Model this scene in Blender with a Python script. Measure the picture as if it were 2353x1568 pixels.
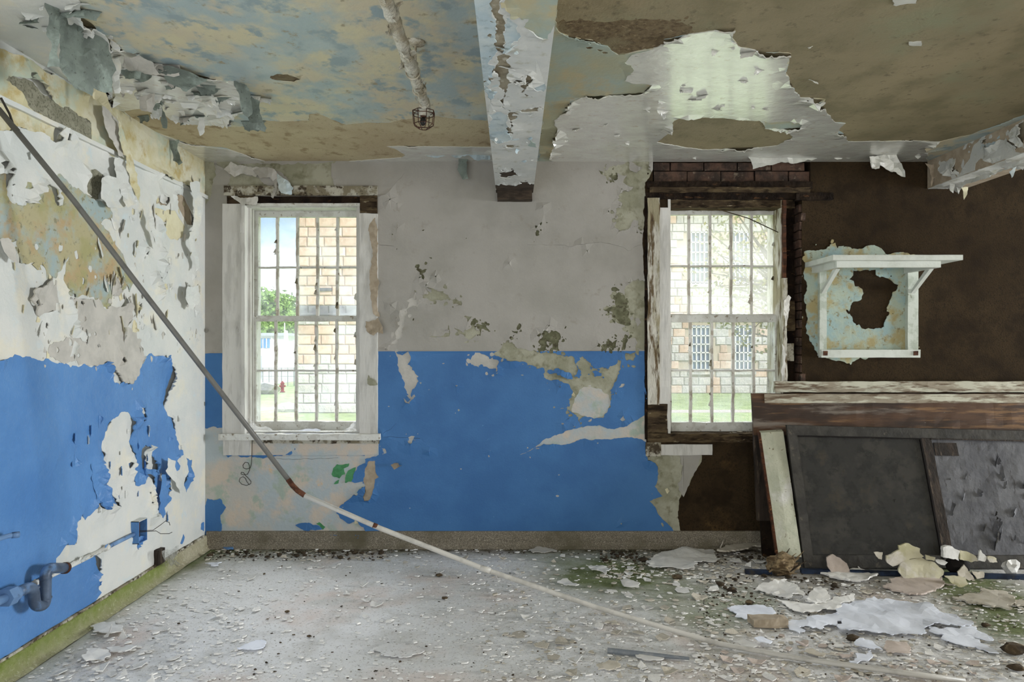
import bpy, bmesh, math, random
import numpy as np
from mathutils import Vector, Matrix, noise
from mathutils.geometry import delaunay_2d_cdt
from mathutils.kdtree import KDTree

for o in list(bpy.data.objects):
    bpy.data.objects.remove(o, do_unlink=True)
SC = bpy.context.scene
COL = SC.collection
RND = random.Random(7)

# ------------------------------------------------------------------ camera
F = 1569.0            # focal length in pixels of the 2353x1568 frame
CX, CY = 1180.0, 793.0
EYE = 1.68
D = 5.66              # distance of the back wall
LWX = -2.56           # left wall plane
CH = 3.206            # ceiling height
GZ = -1.32            # ground outside

cam_d = bpy.data.cameras.new('camera')
cam = bpy.data.objects.new('camera', cam_d)
COL.objects.link(cam)
cam.location = (0, 0, EYE)
cam.rotation_euler = (math.pi / 2, 0, 0)
cam_d.sensor_width = 36.0
cam_d.lens = F / 2353.0 * 36.0
cam_d.shift_x = (1176.5 - CX) / 2353.0
cam_d.shift_y = (CY - 784.0) / 2353.0
cam_d.clip_start = 0.05
cam_d.clip_end = 500
SC.camera = cam


def lin(c):
    return tuple(((v / 255.0) / 12.92 if v / 255.0 <= 0.04045 else ((v / 255.0 + 0.055) / 1.055) ** 2.4) for v in c[:3]) + (1.0,)


# ------------------------------------------------------------------ world, lights, exposure
W = bpy.data.worlds.new('sky')
SC.world = W
W.use_nodes = True
wn, wl = W.node_tree.nodes, W.node_tree.links
wn.clear()
w_out = wn.new('ShaderNodeOutputWorld')
w_bg = wn.new('ShaderNodeBackground')
w_tc = wn.new('ShaderNodeTexCoord')
w_map = wn.new('ShaderNodeMapping')
w_map.inputs['Scale'].default_value = (1.0, 1.0, 2.6)
w_no = wn.new('ShaderNodeTexNoise')
w_no.inputs['Scale'].default_value = 3.2
w_no.inputs['Detail'].default_value = 6
w_ra = wn.new('ShaderNodeValToRGB')
w_ra.color_ramp.elements[0].position = 0.40
w_ra.color_ramp.elements[0].color = lin((150, 176, 200))
w_ra.color_ramp.elements[1].position = 0.58
w_ra.color_ramp.elements[1].color = lin((226, 231, 236))
wl.new(w_tc.outputs['Generated'], w_map.inputs[0])
wl.new(w_map.outputs[0], w_no.inputs['Vector'])
wl.new(w_no.outputs['Fac'], w_ra.inputs[0])
wl.new(w_ra.outputs[0], w_bg.inputs['Color'])
w_bg.inputs['Strength'].default_value = 2.0
wl.new(w_bg.outputs[0], w_out.inputs[0])

SC.view_settings.view_transform = 'Standard'
SC.view_settings.look = 'None'
SC.view_settings.gamma = 1.0
SC.view_settings.use_curve_mapping = False
SC.view_settings.exposure = 0.0


def sun_light(name, energy, rot, angle, color=(1, 1, 1)):
    d = bpy.data.lights.new(name, 'SUN')
    d.energy = energy
    d.angle = angle
    d.color = color
    o = bpy.data.objects.new(name, d)
    COL.objects.link(o)
    o.rotation_euler = rot
    return o


def fill_light(name, loc, size, rot, power, color=(1, 1, 1)):
    """area lamp added out of view to brighten the room"""
    d = bpy.data.lights.new(name, 'AREA')
    d.shape = 'RECTANGLE'
    d.size, d.size_y = size
    d.energy = power
    d.color = color
    o = bpy.data.objects.new(name, d)
    COL.objects.link(o)
    o.location = loc
    o.rotation_euler = rot
    return o


# veiled sun high behind the camera's right: lights the lawn and the stone building
sun_light('hazy_sun', 4.6, (math.radians(48), 0, math.radians(35)), math.radians(12), (1.0, 0.96, 0.92))
# second sun added beyond the stone building to brighten the floor through both windows
sun_light('fill_sun', 6.3, (math.radians(-40), 0, math.radians(4)), math.radians(45), (0.96, 0.98, 1.0))
# fill lamps added in made-up, unseen openings of the rear, left and right walls
fill_light('fill_rear', (-1.3, -2.45, 1.75), (1.9, 1.9), (math.radians(90), 0, 0), 42, (1.0, 0.985, 0.95))
fill_light('fill_rear_2', (2.2, -2.45, 1.75), (1.3, 1.9), (math.radians(90), 0, 0), 60, (1.0, 0.985, 0.95))
fill_light('fill_side', (LWX + 0.02, 1.05, 1.75), (1.9, 1.9), (0, math.radians(-90), 0), 40, (0.95, 0.975, 1.0))
fill_light('fill_right', (11.95, 3.65, 1.75), (2.2, 2.5), (0, math.radians(90), 0), 1150, (0.94, 0.975, 1.0))

# ------------------------------------------------------------------ picture-to-place helpers


def P(px, py, Y):
    return Vector(((px - CX) / F * Y, Y, EYE + (CY - py) / F * Y))


def BW(px, py):
    return P(px, py, D)


def LW(px, py):
    return P(px, py, F * LWX / (px - CX))


def CE(px, py):
    return P(px, py, F * (CH - EYE) / (CY - py))


def FL(px, py, z=0.0):
    p = P(px, py, F * (EYE - z) / (py - CY))
    p.z = z
    return p


# ------------------------------------------------------------------ materials
MATS = {}


def M(name, base, *layers, rough=0.8, bump=0.25, bscale=30.0, stretch=(1, 1, 1), spec=0.3, vary=0.0, bdist=0.01,
      metal=0.0, coat=None, attr=None, rough_var=None, bdetail=5):
    """layers: (colour, scale, threshold, softness[, stretch]) mixed over the base by noise"""
    m = bpy.data.materials.new(name)
    m.use_nodes = True
    nt = m.node_tree
    n, l = nt.nodes, nt.links
    n.clear()
    out = n.new('ShaderNodeOutputMaterial')
    b = n.new('ShaderNodeBsdfPrincipled')
    l.new(b.outputs[0], out.inputs[0])
    b.inputs['Roughness'].default_value = rough
    b.inputs['Specular IOR Level'].default_value = spec
    b.inputs['Metallic'].default_value = metal
    if coat:
        b.inputs['Coat Weight'].default_value, b.inputs['Coat Roughness'].default_value, b.inputs['Coat IOR'].default_value = coat
    tc = n.new('ShaderNodeTexCoord')

    def coords(st, off):
        mp = n.new('ShaderNodeMapping')
        mp.inputs['Scale'].default_value = st
        mp.inputs['Location'].default_value = (off * 3.1, off * 1.7, off * 2.3)
        l.new(tc.outputs['Object'], mp.inputs[0])
        return mp.outputs[0]

    def mixc(f, a, c):
        mx = n.new('ShaderNodeMix')
        mx.data_type = 'RGBA'
        l.new(f, mx.inputs[0])
        if isinstance(a, tuple):
            mx.inputs[6].default_value = a
        else:
            l.new(a, mx.inputs[6])
        if isinstance(c, tuple):
            mx.inputs[7].default_value = c
        else:
            l.new(c, mx.inputs[7])
        return mx.outputs[2]
    cur = lin(base)
    for i, ly in enumerate(layers):
        col, sc, thr, soft = ly[:4]
        st = ly[4] if len(ly) > 4 else stretch
        no = n.new('ShaderNodeTexNoise')
        no.inputs['Scale'].default_value = sc
        no.inputs['Detail'].default_value = 6
        no.inputs['Roughness'].default_value = 0.62
        l.new(coords(st, i + 1 + (len(name) % 7)), no.inputs['Vector'])
        mr = n.new('ShaderNodeMapRange')
        mr.interpolation_type = 'SMOOTHSTEP'
        mr.inputs[1].default_value = thr - soft
        mr.inputs[2].default_value = thr + soft
        l.new(no.outputs['Fac'], mr.inputs[0])
        cur = mixc(mr.outputs[0], cur, lin(col))
    if attr:
        # a stain or growth with a shape of its own, stored on the mesh
        for (an, col, sc) in attr:
            at = n.new('ShaderNodeAttribute')
            at.attribute_name = an
            no = n.new('ShaderNodeTexNoise')
            no.inputs['Scale'].default_value = sc
            no.inputs['Detail'].default_value = 6
            no.inputs['Roughness'].default_value = 0.65
            l.new(coords((1, 1, 1), 5), no.inputs['Vector'])
            ad = n.new('ShaderNodeMath')
            ad.operation = 'MULTIPLY_ADD'
            l.new(no.outputs['Fac'], ad.inputs[0])
            ad.inputs[1].default_value = 1.6
            ad.inputs[2].default_value = -0.8
            ad2 = n.new('ShaderNodeMath')
            ad2.operation = 'ADD'
            l.new(ad.outputs[0], ad2.inputs[0])
            l.new(at.outputs['Fac'], ad2.inputs[1])
            ad3 = n.new('ShaderNodeMath')
            ad3.operation = 'MULTIPLY'
            ad3.use_clamp = True
            l.new(ad2.outputs[0], ad3.inputs[0])
            l.new(at.outputs['Fac'], ad3.inputs[1])
            cur = mixc(ad3.outputs[0], cur, lin(col))
    if vary:
        oi = n.new('ShaderNodeObjectInfo')
        hs = n.new('ShaderNodeHueSaturation')
        mr = n.new('ShaderNodeMapRange')
        mr.inputs[3].default_value = 1 - vary
        mr.inputs[4].default_value = 1 + vary
        l.new(oi.outputs['Random'], mr.inputs[0])
        l.new(mr.outputs[0], hs.inputs['Value'])
        if isinstance(cur, tuple):
            hs.inputs['Color'].default_value = cur
        else:
            l.new(cur, hs.inputs['Color'])
        cur = hs.outputs[0]
    if isinstance(cur, tuple):
        b.inputs['Base Color'].default_value = cur
    else:
        l.new(cur, b.inputs['Base Color'])
    if bump:
        no = n.new('ShaderNodeTexNoise')
        no.inputs['Scale'].default_value = bscale
        no.inputs['Detail'].default_value = bdetail
        no.inputs['Roughness'].default_value = 0.6
        l.new(coords(stretch, 9), no.inputs['Vector'])
        bp = n.new('ShaderNodeBump')
        bp.inputs['Strength'].default_value = bump
        bp.inputs['Distance'].default_value = bdist
        l.new(no.outputs['Fac'], bp.inputs['Height'])
        l.new(bp.outputs[0], b.inputs['Normal'])
    MATS[name] = m
    return m


def glassy(name, haze, col=(230, 236, 240), scale=3.0, thr=0.5, soft=0.3, lo=0.05):
    """old window glass: clear, with a film of dust that scatters daylight"""
    m = bpy.data.materials.new(name)
    m.use_nodes = True
    n, l = m.node_tree.nodes, m.node_tree.links
    n.clear()
    out = n.new('ShaderNodeOutputMaterial')
    tr = n.new('ShaderNodeBsdfTransparent')
    tl = n.new('ShaderNodeBsdfTranslucent')
    tl.inputs[0].default_value = lin(col)
    gl = n.new('ShaderNodeBsdfGlossy')
    gl.inputs['Roughness'].default_value = 0.08
    mx = n.new('ShaderNodeMixShader')
    mg = n.new('ShaderNodeMixShader')
    mg.inputs[0].default_value = 0.04
    tc = n.new('ShaderNodeTexCoord')
    no = n.new('ShaderNodeTexNoise')
    no.inputs['Scale'].default_value = scale
    no.inputs['Detail'].default_value = 7
    no.inputs['Roughness'].default_value = 0.65
    mr = n.new('ShaderNodeMapRange')
    mr.interpolation_type = 'SMOOTHSTEP'
    mr.inputs[1].default_value = thr - soft
    mr.inputs[2].default_value = thr + soft
    mr.inputs[3].default_value = lo
    mr.inputs[4].default_value = haze
    l.new(tc.outputs['Object'], no.inputs['Vector'])
    l.new(no.outputs['Fac'], mr.inputs[0])
    l.new(mr.outputs[0], mx.inputs[0])
    l.new(tr.outputs[0], mx.inputs[1])
    l.new(tl.outputs[0], mx.inputs[2])
    l.new(mx.outputs[0], mg.inputs[1])
    l.new(gl.outputs[0], mg.inputs[2])
    l.new(mg.outputs[0], out.inputs[0])
    MATS[name] = m
    return m


WHITE = (206, 203, 196)
# back wall
M('white_paint', (163, 159, 152), ((151, 148, 140), 2.2, 0.52, 0.16), ((146, 141, 130), 7, 0.66, 0.08), rough=0.55, bump=0.15, bscale=60)
M('blue_paint', (64, 114, 168), ((54, 102, 156), 3, 0.5, 0.2), ((88, 136, 186), 26, 0.70, 0.05), rough=0.5, bump=0.15, bscale=70)
M('olive_plaster', (142, 141, 120), ((166, 164, 146), 5, 0.5, 0.12), ((122, 120, 98), 14, 0.58, 0.1), rough=0.9, bump=0.3, bscale=45)
M('mould_stain', (92, 92, 70), ((118, 117, 94), 12, 0.52, 0.1), ((70, 64, 48), 30, 0.6, 0.08), rough=0.95, bump=0.3)
M('pale_plaster', (182, 180, 174), ((170, 180, 184), 3.0, 0.5, 0.08), ((196, 184, 170), 4.1, 0.54, 0.08), ((160, 172, 160), 6, 0.6, 0.06), ((206, 176, 138), 5, 0.68, 0.05), rough=0.85, bump=0.3, bscale=40)
M('skim_grey', (176, 173, 166), ((192, 188, 180), 8, 0.5, 0.15), rough=0.85, bump=0.35, bscale=25)
M('brown_coat', (52, 41, 27), ((62, 50, 34), 2.2, 0.52, 0.16), ((40, 31, 21), 5, 0.57, 0.14), ((100, 78, 48), 1.7, 0.67, 0.08), ((42, 34, 24), 90, 0.57, 0.08), rough=0.97, bump=0.5, bscale=110, spec=0.1)
M('green_paint', (74, 140, 92), ((64, 124, 80), 20, 0.5, 0.1), rough=0.6, bump=0.15)
M('tan_paint', (172, 158, 138), ((156, 142, 122), 14, 0.5, 0.1), rough=0.7, bump=0.2)
M('aqua_plaster', (170, 182, 166), ((150, 174, 174), 5, 0.5, 0.10), ((166, 154, 112), 6, 0.56, 0.08), ((132, 122, 88), 22, 0.62, 0.06), rough=0.85, bump=0.3, bscale=50)
# left wall
M('left_white', (210, 210, 205), ((200, 203, 200), 3, 0.5, 0.14), ((216, 212, 198), 4, 0.60, 0.08), ((198, 208, 210), 5, 0.66, 0.06), rough=0.55, bump=0.35, bscale=16, bdist=0.02)
M('left_blue', (92, 138, 192), ((78, 124, 180), 2.5, 0.5, 0.2), ((120, 160, 204), 30, 0.72, 0.04), rough=0.38, bump=0.45, bscale=11, bdist=0.03)
M('mottled', (172, 164, 130), ((156, 172, 172), 5, 0.51, 0.10), ((176, 154, 118), 6.5, 0.56, 0.08), ((160, 156, 112), 4, 0.58, 0.09), ((134, 132, 106), 30, 0.62, 0.06), rough=0.9, bump=0.35, bscale=40)
M('yellow_mottled', (196, 188, 152), ((208, 204, 182), 4.5, 0.50, 0.10), ((180, 162, 112), 7, 0.58, 0.08), ((184, 194, 178), 3.6, 0.58, 0.08), rough=0.85, bump=0.35, bscale=30)
M('grey_render', (132, 130, 112), ((150, 148, 130), 10, 0.5, 0.12), ((104, 102, 86), 80, 0.56, 0.08), rough=0.95, bump=0.6, bscale=90)
M('cream_paint', (214, 208, 178), ((206, 198, 166), 10, 0.5, 0.1), rough=0.7, bump=0.2)
# ceiling
M('ceiling_mottled', (194, 184, 158), ((160, 175, 175), 3.0, 0.49, 0.08, (1, 0.85, 1)), ((200, 192, 160), 4.0, 0.55, 0.10, (1, 0.85, 1)), ((140, 156, 160), 7.0, 0.59, 0.06, (1, 0.85, 1)), ((178, 190, 186), 1.5, 0.62, 0.09, (1, 0.85, 1)), ((150, 140, 114), 11, 0.64, 0.06, (1, 0.85, 1)), rough=0.5, bump=0.2, bscale=30)
M('ceiling_tan', (178, 162, 132), ((190, 178, 146), 2.2, 0.52, 0.14, (1, 0.85, 1)), ((152, 134, 104), 9, 0.60, 0.08, (1, 0.85, 1)), ((120, 104, 80), 60, 0.66, 0.05), rough=0.9, bump=0.4, bscale=60)
M('ceiling_olive', (132, 122, 96), ((144, 132, 104), 1.6, 0.50, 0.14, (1, 0.85, 1)), ((118, 110, 84), 3.2, 0.56, 0.12, (1, 0.85, 1)), ((130, 131, 104), 1.1, 0.60, 0.1), ((108, 98, 76), 22, 0.64, 0.08, (1, 0.85, 1)), rough=0.75, bump=0.4, bscale=70)
M('ceiling_white', (212, 213, 204), ((200, 199, 192), 5, 0.5, 0.15), ((190, 183, 168), 16, 0.64, 0.06), rough=0.25, bump=0.3, bscale=12, bdist=0.02, stretch=(1, 1.4, 1), spec=1.0, coat=(1.0, 0.16, 1.9))
M('ceiling_green', (160, 160, 136), ((152, 166, 158), 2.4, 0.52, 0.1, (1, 0.85, 1)), ((172, 162, 130), 3.6, 0.57, 0.09, (1, 0.85, 1)), rough=0.6, bump=0.25, bscale=30)
M('ceiling_rough_brown', (112, 97, 72), ((84, 70, 50), 26, 0.54, 0.12), ((140, 124, 96), 40, 0.62, 0.06), ((122, 112, 86), 4, 0.56, 0.1), rough=0.95, bump=0.7, bscale=50)
M('paint_back', (122, 132, 124), ((104, 112, 106), 10, 0.5, 0.12), ((146, 158, 150), 6, 0.56, 0.08), ((84, 88, 82), 60, 0.64, 0.05), rough=0.8, bump=0.3, bscale=40)
M('beam_paint', (200, 200, 194), ((188, 190, 186), 5, 0.5, 0.12), ((172, 172, 160), 14, 0.62, 0.06), rough=0.5, bump=0.35, bscale=20)
M('beam_blue', (168, 184, 190), ((184, 194, 194), 6, 0.5, 0.1), ((146, 160, 164), 14, 0.6, 0.07), rough=0.6, bump=0.35, bscale=20)
M('beam_core', (150, 142, 122), ((122, 112, 92), 10, 0.5, 0.1), ((178, 172, 156), 16, 0.6, 0.06), rough=0.9, bump=0.5, bscale=40)
M('dark_stain', (74, 62, 50), ((50, 42, 34), 10, 0.5, 0.1, (1, 4, 4)), rough=0.9, bump=0.4)
# floor, base
M('floor_concrete', (220, 220, 219), ((231, 231, 232), 0.9, 0.5, 0.14), ((216, 204, 197), 1.3, 0.58, 0.10), ((204, 203, 200), 3.5, 0.58, 0.12), ((160, 156, 148), 60, 0.62, 0.06), ((136, 130, 120), 130, 0.66, 0.05),
  rough=0.9, bump=0.45, bscale=26, bdist=0.012, attr=[('dirt', (94, 86, 70), 9), ('moss', (112, 122, 82), 5)], bdetail=8)
M('terrazzo_base', (124, 116, 102), ((160, 152, 136), 120, 0.55, 0.05), ((84, 78, 68), 140, 0.56, 0.05, (1.3, 1, 1)), ((96, 90, 72), 2, 0.56, 0.1), rough=0.8, bump=0.3, bscale=120)
M('mossy_base', (176, 170, 146), ((160, 154, 128), 6, 0.5, 0.12), ((198, 192, 170), 50, 0.60, 0.06), ((120, 112, 90), 70, 0.64, 0.05), rough=0.98, bump=0.7, bscale=70, bdist=0.02, attr=[('moss', (132, 146, 58), 9), ('moss', (104, 122, 44), 26)])
# wood and joinery
M('old_white_wood', (204, 202, 196), ((186, 184, 178), 6, 0.55, 0.08, (3, 3, 0.5)), ((120, 110, 96), 9, 0.70, 0.03, (3, 3, 0.5)), rough=0.55, bump=0.25, bscale=20, stretch=(3, 3, 0.4))
M('flaking_sash', (214, 214, 208), ((196, 194, 186), 9, 0.52, 0.06), ((142, 130, 112), 16, 0.63, 0.04), ((104, 92, 76), 30, 0.68, 0.04), rough=0.7, bump=0.4, bscale=40)
M('flaking_muntin', (220, 217, 210), ((184, 176, 162), 10, 0.55, 0.05), ((128, 114, 96), 18, 0.65, 0.04), rough=0.8, bump=0.4, bscale=40)
M('rotten_wood', (70, 58, 44), ((98, 84, 62), 5, 0.52, 0.08, (1, 4, 4)), ((40, 32, 24), 7, 0.55, 0.08, (1, 4, 4)), ((150, 140, 116), 12, 0.68, 0.03, (1, 3, 3)), rough=0.95, bump=0.8, bscale=22, stretch=(0.6, 4, 4), bdist=0.02, spec=0.1)
M('charred_wood', (44, 35, 27), ((26, 20, 16), 6, 0.5, 0.1), ((84, 60, 40), 9, 0.64, 0.05, (1, 4, 4)), rough=0.97, bump=0.9, bscale=18, bdist=0.03, spec=0.1)
M('red_brown_wood', (92, 56, 36), ((62, 40, 28), 6, 0.5, 0.1, (0.5, 4, 4)), ((132, 88, 56), 9, 0.62, 0.05, (0.5, 4, 4)), rough=0.9, bump=0.6, bscale=20, stretch=(0.5, 4, 4))
M('casing_rot_v', (196, 192, 180), ((150, 142, 116), 4, 0.50, 0.05, (2, 2, 0.6)), ((96, 80, 56), 6, 0.57, 0.05, (3, 3, 0.5)), ((66, 52, 38), 9, 0.64, 0.05, (3, 3, 0.5)), rough=0.85, bump=0.6, bscale=24, stretch=(3, 3, 0.5))
M('casing_grime', (176, 172, 158), ((124, 116, 96), 8, 0.50, 0.05), ((70, 60, 46), 14, 0.56, 0.05), ((46, 38, 28), 30, 0.62, 0.05), rough=0.9, bump=0.6, bscale=30)
M('old_brick', (76, 58, 48), ((92, 70, 58), 7, 0.52, 0.12), ((52, 43, 37), 9, 0.53, 0.1), ((112, 100, 86), 16, 0.64, 0.05), rough=0.97, bump=0.7, bscale=30, vary=0.12)
M('mortar_dark', (62, 52, 42), ((84, 74, 60), 10, 0.5, 0.1), rough=1, bump=0.6)
M('shelf_white', (210, 214, 206), ((196, 200, 190), 6, 0.55, 0.1), ((150, 120, 84), 18, 0.72, 0.03), rough=0.5, bump=0.2, bscale=30)
M('shelf_peel', (200, 206, 196), ((176, 184, 170), 9, 0.52, 0.06), ((120, 120, 100), 14, 0.68, 0.03), rough=0.6, bump=0.35, bscale=25)
M('rust', (86, 54, 38), ((62, 38, 27), 24, 0.5, 0.1), ((112, 76, 50), 40, 0.6, 0.06), rough=0.95, bump=0.5, bscale=60)
M('board_brown', (84, 60, 42), ((56, 42, 32), 3, 0.5, 0.1, (0.5, 3, 3)), ((122, 92, 62), 5, 0.60, 0.06, (0.4, 5, 5)), ((118, 108, 98), 2.2, 0.60, 0.06, (0.5, 4, 4)), ((196, 192, 178), 26, 0.73, 0.02), rough=0.75, bump=0.5, bscale=14, stretch=(0.4, 5, 5))
M('board_peel', (192, 190, 172), ((150, 140, 122), 5, 0.50, 0.05, (0.6, 3, 3)), ((104, 88, 70), 7, 0.57, 0.05, (0.5, 4, 4)), rough=0.75, bump=0.45, bscale=18, stretch=(0.5, 3, 3))
M('board_dark', (58, 48, 40), ((38, 32, 27), 4, 0.5, 0.1, (4, 4, 0.5)), ((86, 74, 62), 8, 0.62, 0.06, (4, 4, 0.5)), rough=0.85, bump=0.5, bscale=16, stretch=(4, 4, 0.5))
M('jamb_pale', (186, 186, 166), ((168, 170, 150), 4, 0.5, 0.1), ((202, 200, 194), 3, 0.58, 0.08), ((122, 110, 88), 24, 0.66, 0.03), ((104, 92, 74), 60, 0.68, 0.03), rough=0.7, bump=0.5, bscale=30)
M('screen_frame_wood', (66, 63, 58), ((48, 46, 42), 5, 0.5, 0.1), ((88, 82, 72), 12, 0.64, 0.05), rough=0.75, bump=0.4, bscale=25)
M('screen_wire', (84, 83, 80), rough=0.6, bump=0)
M('screen_back', (62, 60, 57), ((88, 84, 76), 5, 0.54, 0.08), ((38, 37, 35), 9, 0.56, 0.08), ((96, 86, 66), 3, 0.66, 0.06), rough=0.9, bump=0.8, bscale=16)
M('cracked_panel', (98, 98, 101), ((84, 84, 88), 4, 0.5, 0.1), ((68, 66, 66), 9, 0.62, 0.04, (4, 1, 0.8)), ((66, 64, 62), 26, 0.68, 0.03, (2, 1, 0.6)), rough=0.7, bump=0.6, bscale=14)
# metal
M('pipe_grey', (100, 99, 95), ((88, 87, 83), 8, 0.56, 0.08), ((110, 84, 62), 14, 0.74, 0.02), rough=0.4, bump=0.12, bscale=60)  # grey of the upper length, with its shade put into the colour
M('pipe_white', (190, 187, 180), ((170, 167, 160), 8, 0.56, 0.08), ((120, 84, 58), 14, 0.74, 0.02), rough=0.4, bump=0.12, bscale=60)
M('pipe_blue', (124, 156, 194), ((100, 132, 172), 6, 0.5, 0.12), ((60, 76, 100), 12, 0.62, 0.06), rough=0.45, bump=0.25, bscale=40)
M('pipe_steel_blue', (84, 100, 122), ((62, 74, 92), 8, 0.5, 0.12), ((96, 128, 168), 6, 0.56, 0.06), rough=0.4, bump=0.2, bscale=50)
M('pipe_hole', (26, 22, 20), rough=1, bump=0)  # black of the dark lump; stands for shade in pipe ends and frame edges
M('pipe_ceiling', (196, 192, 178), ((170, 160, 138), 9, 0.52, 0.07), ((122, 110, 88), 16, 0.62, 0.05), rough=0.35, bump=0.9, bscale=22, bdist=0.03, spec=0.5)
M('cage_wire', (52, 36, 28), ((74, 46, 32), 40, 0.5, 0.1), rough=0.8, bump=0)
M('black_bakelite', (26, 24, 22), rough=0.4, bump=0)
M('wire_dark', (62, 58, 52), rough=0.5, bump=0, metal=0.5)
M('wire_light', (150, 146, 138), rough=0.5, bump=0)
M('grey_bar', (116, 122, 128), ((140, 142, 144), 10, 0.55, 0.08), rough=0.6, bump=0.3)
M('dark_blue_bar', (36, 52, 78), ((24, 32, 48), 8, 0.5, 0.1), ((60, 56, 50), 12, 0.62, 0.05), rough=0.6, bump=0.3)
# debris
M('flake_white', (224, 222, 218), ((206, 204, 200), 8, 0.55, 0.1), rough=0.7, bump=0.2, vary=0.1)
M('flake_cool', (224, 228, 238), ((208, 212, 222), 5, 0.55, 0.1), rough=0.6, bump=0.25, vary=0.04)
M('flake_tan', (198, 191, 178), ((178, 170, 154), 8, 0.52, 0.1), rough=0.85, bump=0.3, vary=0.14)
M('flake_pink', (200, 186, 176), ((184, 170, 160), 8, 0.52, 0.1), rough=0.85, bump=0.3, vary=0.1)
M('slab_cream', (196, 190, 164), ((178, 172, 138), 4, 0.5, 0.1), ((206, 200, 190), 6, 0.58, 0.08), rough=0.85, bump=0.3, bscale=30)
M('crumb_brown', (74, 62, 46), ((52, 44, 34), 12, 0.5, 0.1), ((108, 94, 72), 20, 0.6, 0.06), rough=0.97, bump=0.5, vary=0.25)
M('rotten_fibre', (134, 116, 88), ((82, 66, 46), 14, 0.5, 0.1, (1, 1, 4)), ((150, 130, 98), 20, 0.6, 0.06), rough=0.97, bump=0.8, bscale=30)
# outside
M('lawn', (148, 166, 116), ((164, 182, 130), 0.6, 0.5, 0.14), ((128, 148, 96), 3, 0.56, 0.1), rough=0.95, bump=0.4, bscale=8, bdist=0.05)
M('path_concrete', (196, 190, 178), ((178, 172, 160), 2, 0.5, 0.12), rough=0.95, bump=0.2)
M('stone_tan', (208, 184, 166), ((192, 166, 146), 1.2, 0.50, 0.12), ((222, 206, 190), 1.8, 0.57, 0.1), ((164, 144, 122), 5, 0.66, 0.06), rough=0.95, bump=0.5, bscale=5, bdist=0.06, vary=0.10)
M('stone_grey', (192, 188, 184), ((174, 172, 172), 1.2, 0.5, 0.12), ((206, 198, 188), 1.6, 0.57, 0.1), ((150, 146, 140), 5, 0.66, 0.06), rough=0.95, bump=0.9, bscale=3.5, bdist=0.12, vary=0.10)
M('stone_band', (112, 110, 112), ((92, 92, 98), 2, 0.5, 0.1), rough=0.9, bump=0.4, vary=0.12)
M('stone_mortar', (178, 166, 148), rough=1, bump=0.3)
M('house_white', (226, 228, 230), ((214, 216, 220), 2, 0.5, 0.1), rough=0.8, bump=0.1)
M('house_window', (96, 140, 184), ((120, 160, 200), 1, 0.5, 0.1), rough=0.2, bump=0)
M('house_roof', (170, 176, 184), rough=0.7, bump=0.1)
M('far_window_glass', (84, 98, 122), ((120, 136, 160), 0.8, 0.5, 0.12), rough=0.15, bump=0)
M('far_window_white', (222, 222, 218), rough=0.6, bump=0)
M('hydrant_red', (190, 44, 34), ((160, 36, 28), 8, 0.5, 0.1), rough=0.5, bump=0.1)
M('leaf_green', (112, 146, 76), ((140, 168, 92), 1.2, 0.5, 0.14), ((84, 120, 58), 3, 0.56, 0.1), rough=0.8, bump=0)
M('leaf_yellow', (134, 126, 56), ((104, 110, 48), 2, 0.5, 0.14), rough=0.8, bump=0)
M('bark', (112, 100, 84), ((88, 78, 64), 8, 0.5, 0.1), rough=0.95, bump=0.4)
M('galvanised', (168, 172, 174), rough=0.5, bump=0, metal=0.3)
M('asphalt', (186, 186, 188), rough=0.95, bump=0.2)
M('hill_green', (140, 166, 104), ((166, 184, 122), 0.25, 0.5, 0.12), ((112, 142, 84), 0.8, 0.56, 0.1), rough=0.95, bump=0.6, bscale=1.5, bdist=0.6)
glassy('pane_glass', 0.20, scale=4.0, thr=0.56, soft=0.2, lo=0.04)
glassy('pane_dusty', 0.30, (244, 242, 240), scale=3.0, thr=0.5, soft=0.25, lo=0.12)
glassy('cobweb_veil', 0.42, (240, 240, 238), scale=9.0, thr=0.5, soft=0.2, lo=0.08)

# ------------------------------------------------------------------ object helpers


def link_mesh(name, verts, faces, mat, parent=None, smooth=False):
    me = bpy.data.meshes.new(name)
    me.from_pydata([tuple(v) for v in verts], [], [tuple(f) for f in faces])
    me.update()
    if mat:
        me.materials.append(MATS[mat])
    if smooth:
        me.polygons.foreach_set('use_smooth', [True] * len(me.polygons))
    o = bpy.data.objects.new(name, me)
    COL.objects.link(o)
    if parent is not None:
        o.parent = parent
        if parent.location.length or parent.rotation_euler.x or parent.rotation_euler.z:
            o.matrix_parent_inverse = parent.matrix_basis.inverted()
    return o


def empty(name, loc=(0, 0, 0)):
    o = bpy.data.objects.new(name, None)
    o.empty_display_size = 0.1
    COL.objects.link(o)
    o.location = loc
    return o


def tag(o, label, cat, group=None, kind=None):
    o['label'] = label
    o['category'] = cat
    if group:
        o['group'] = group
    if kind:
        o['kind'] = kind
    return o


def structure(o):
    o['kind'] = 'structure'
    return o


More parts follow.
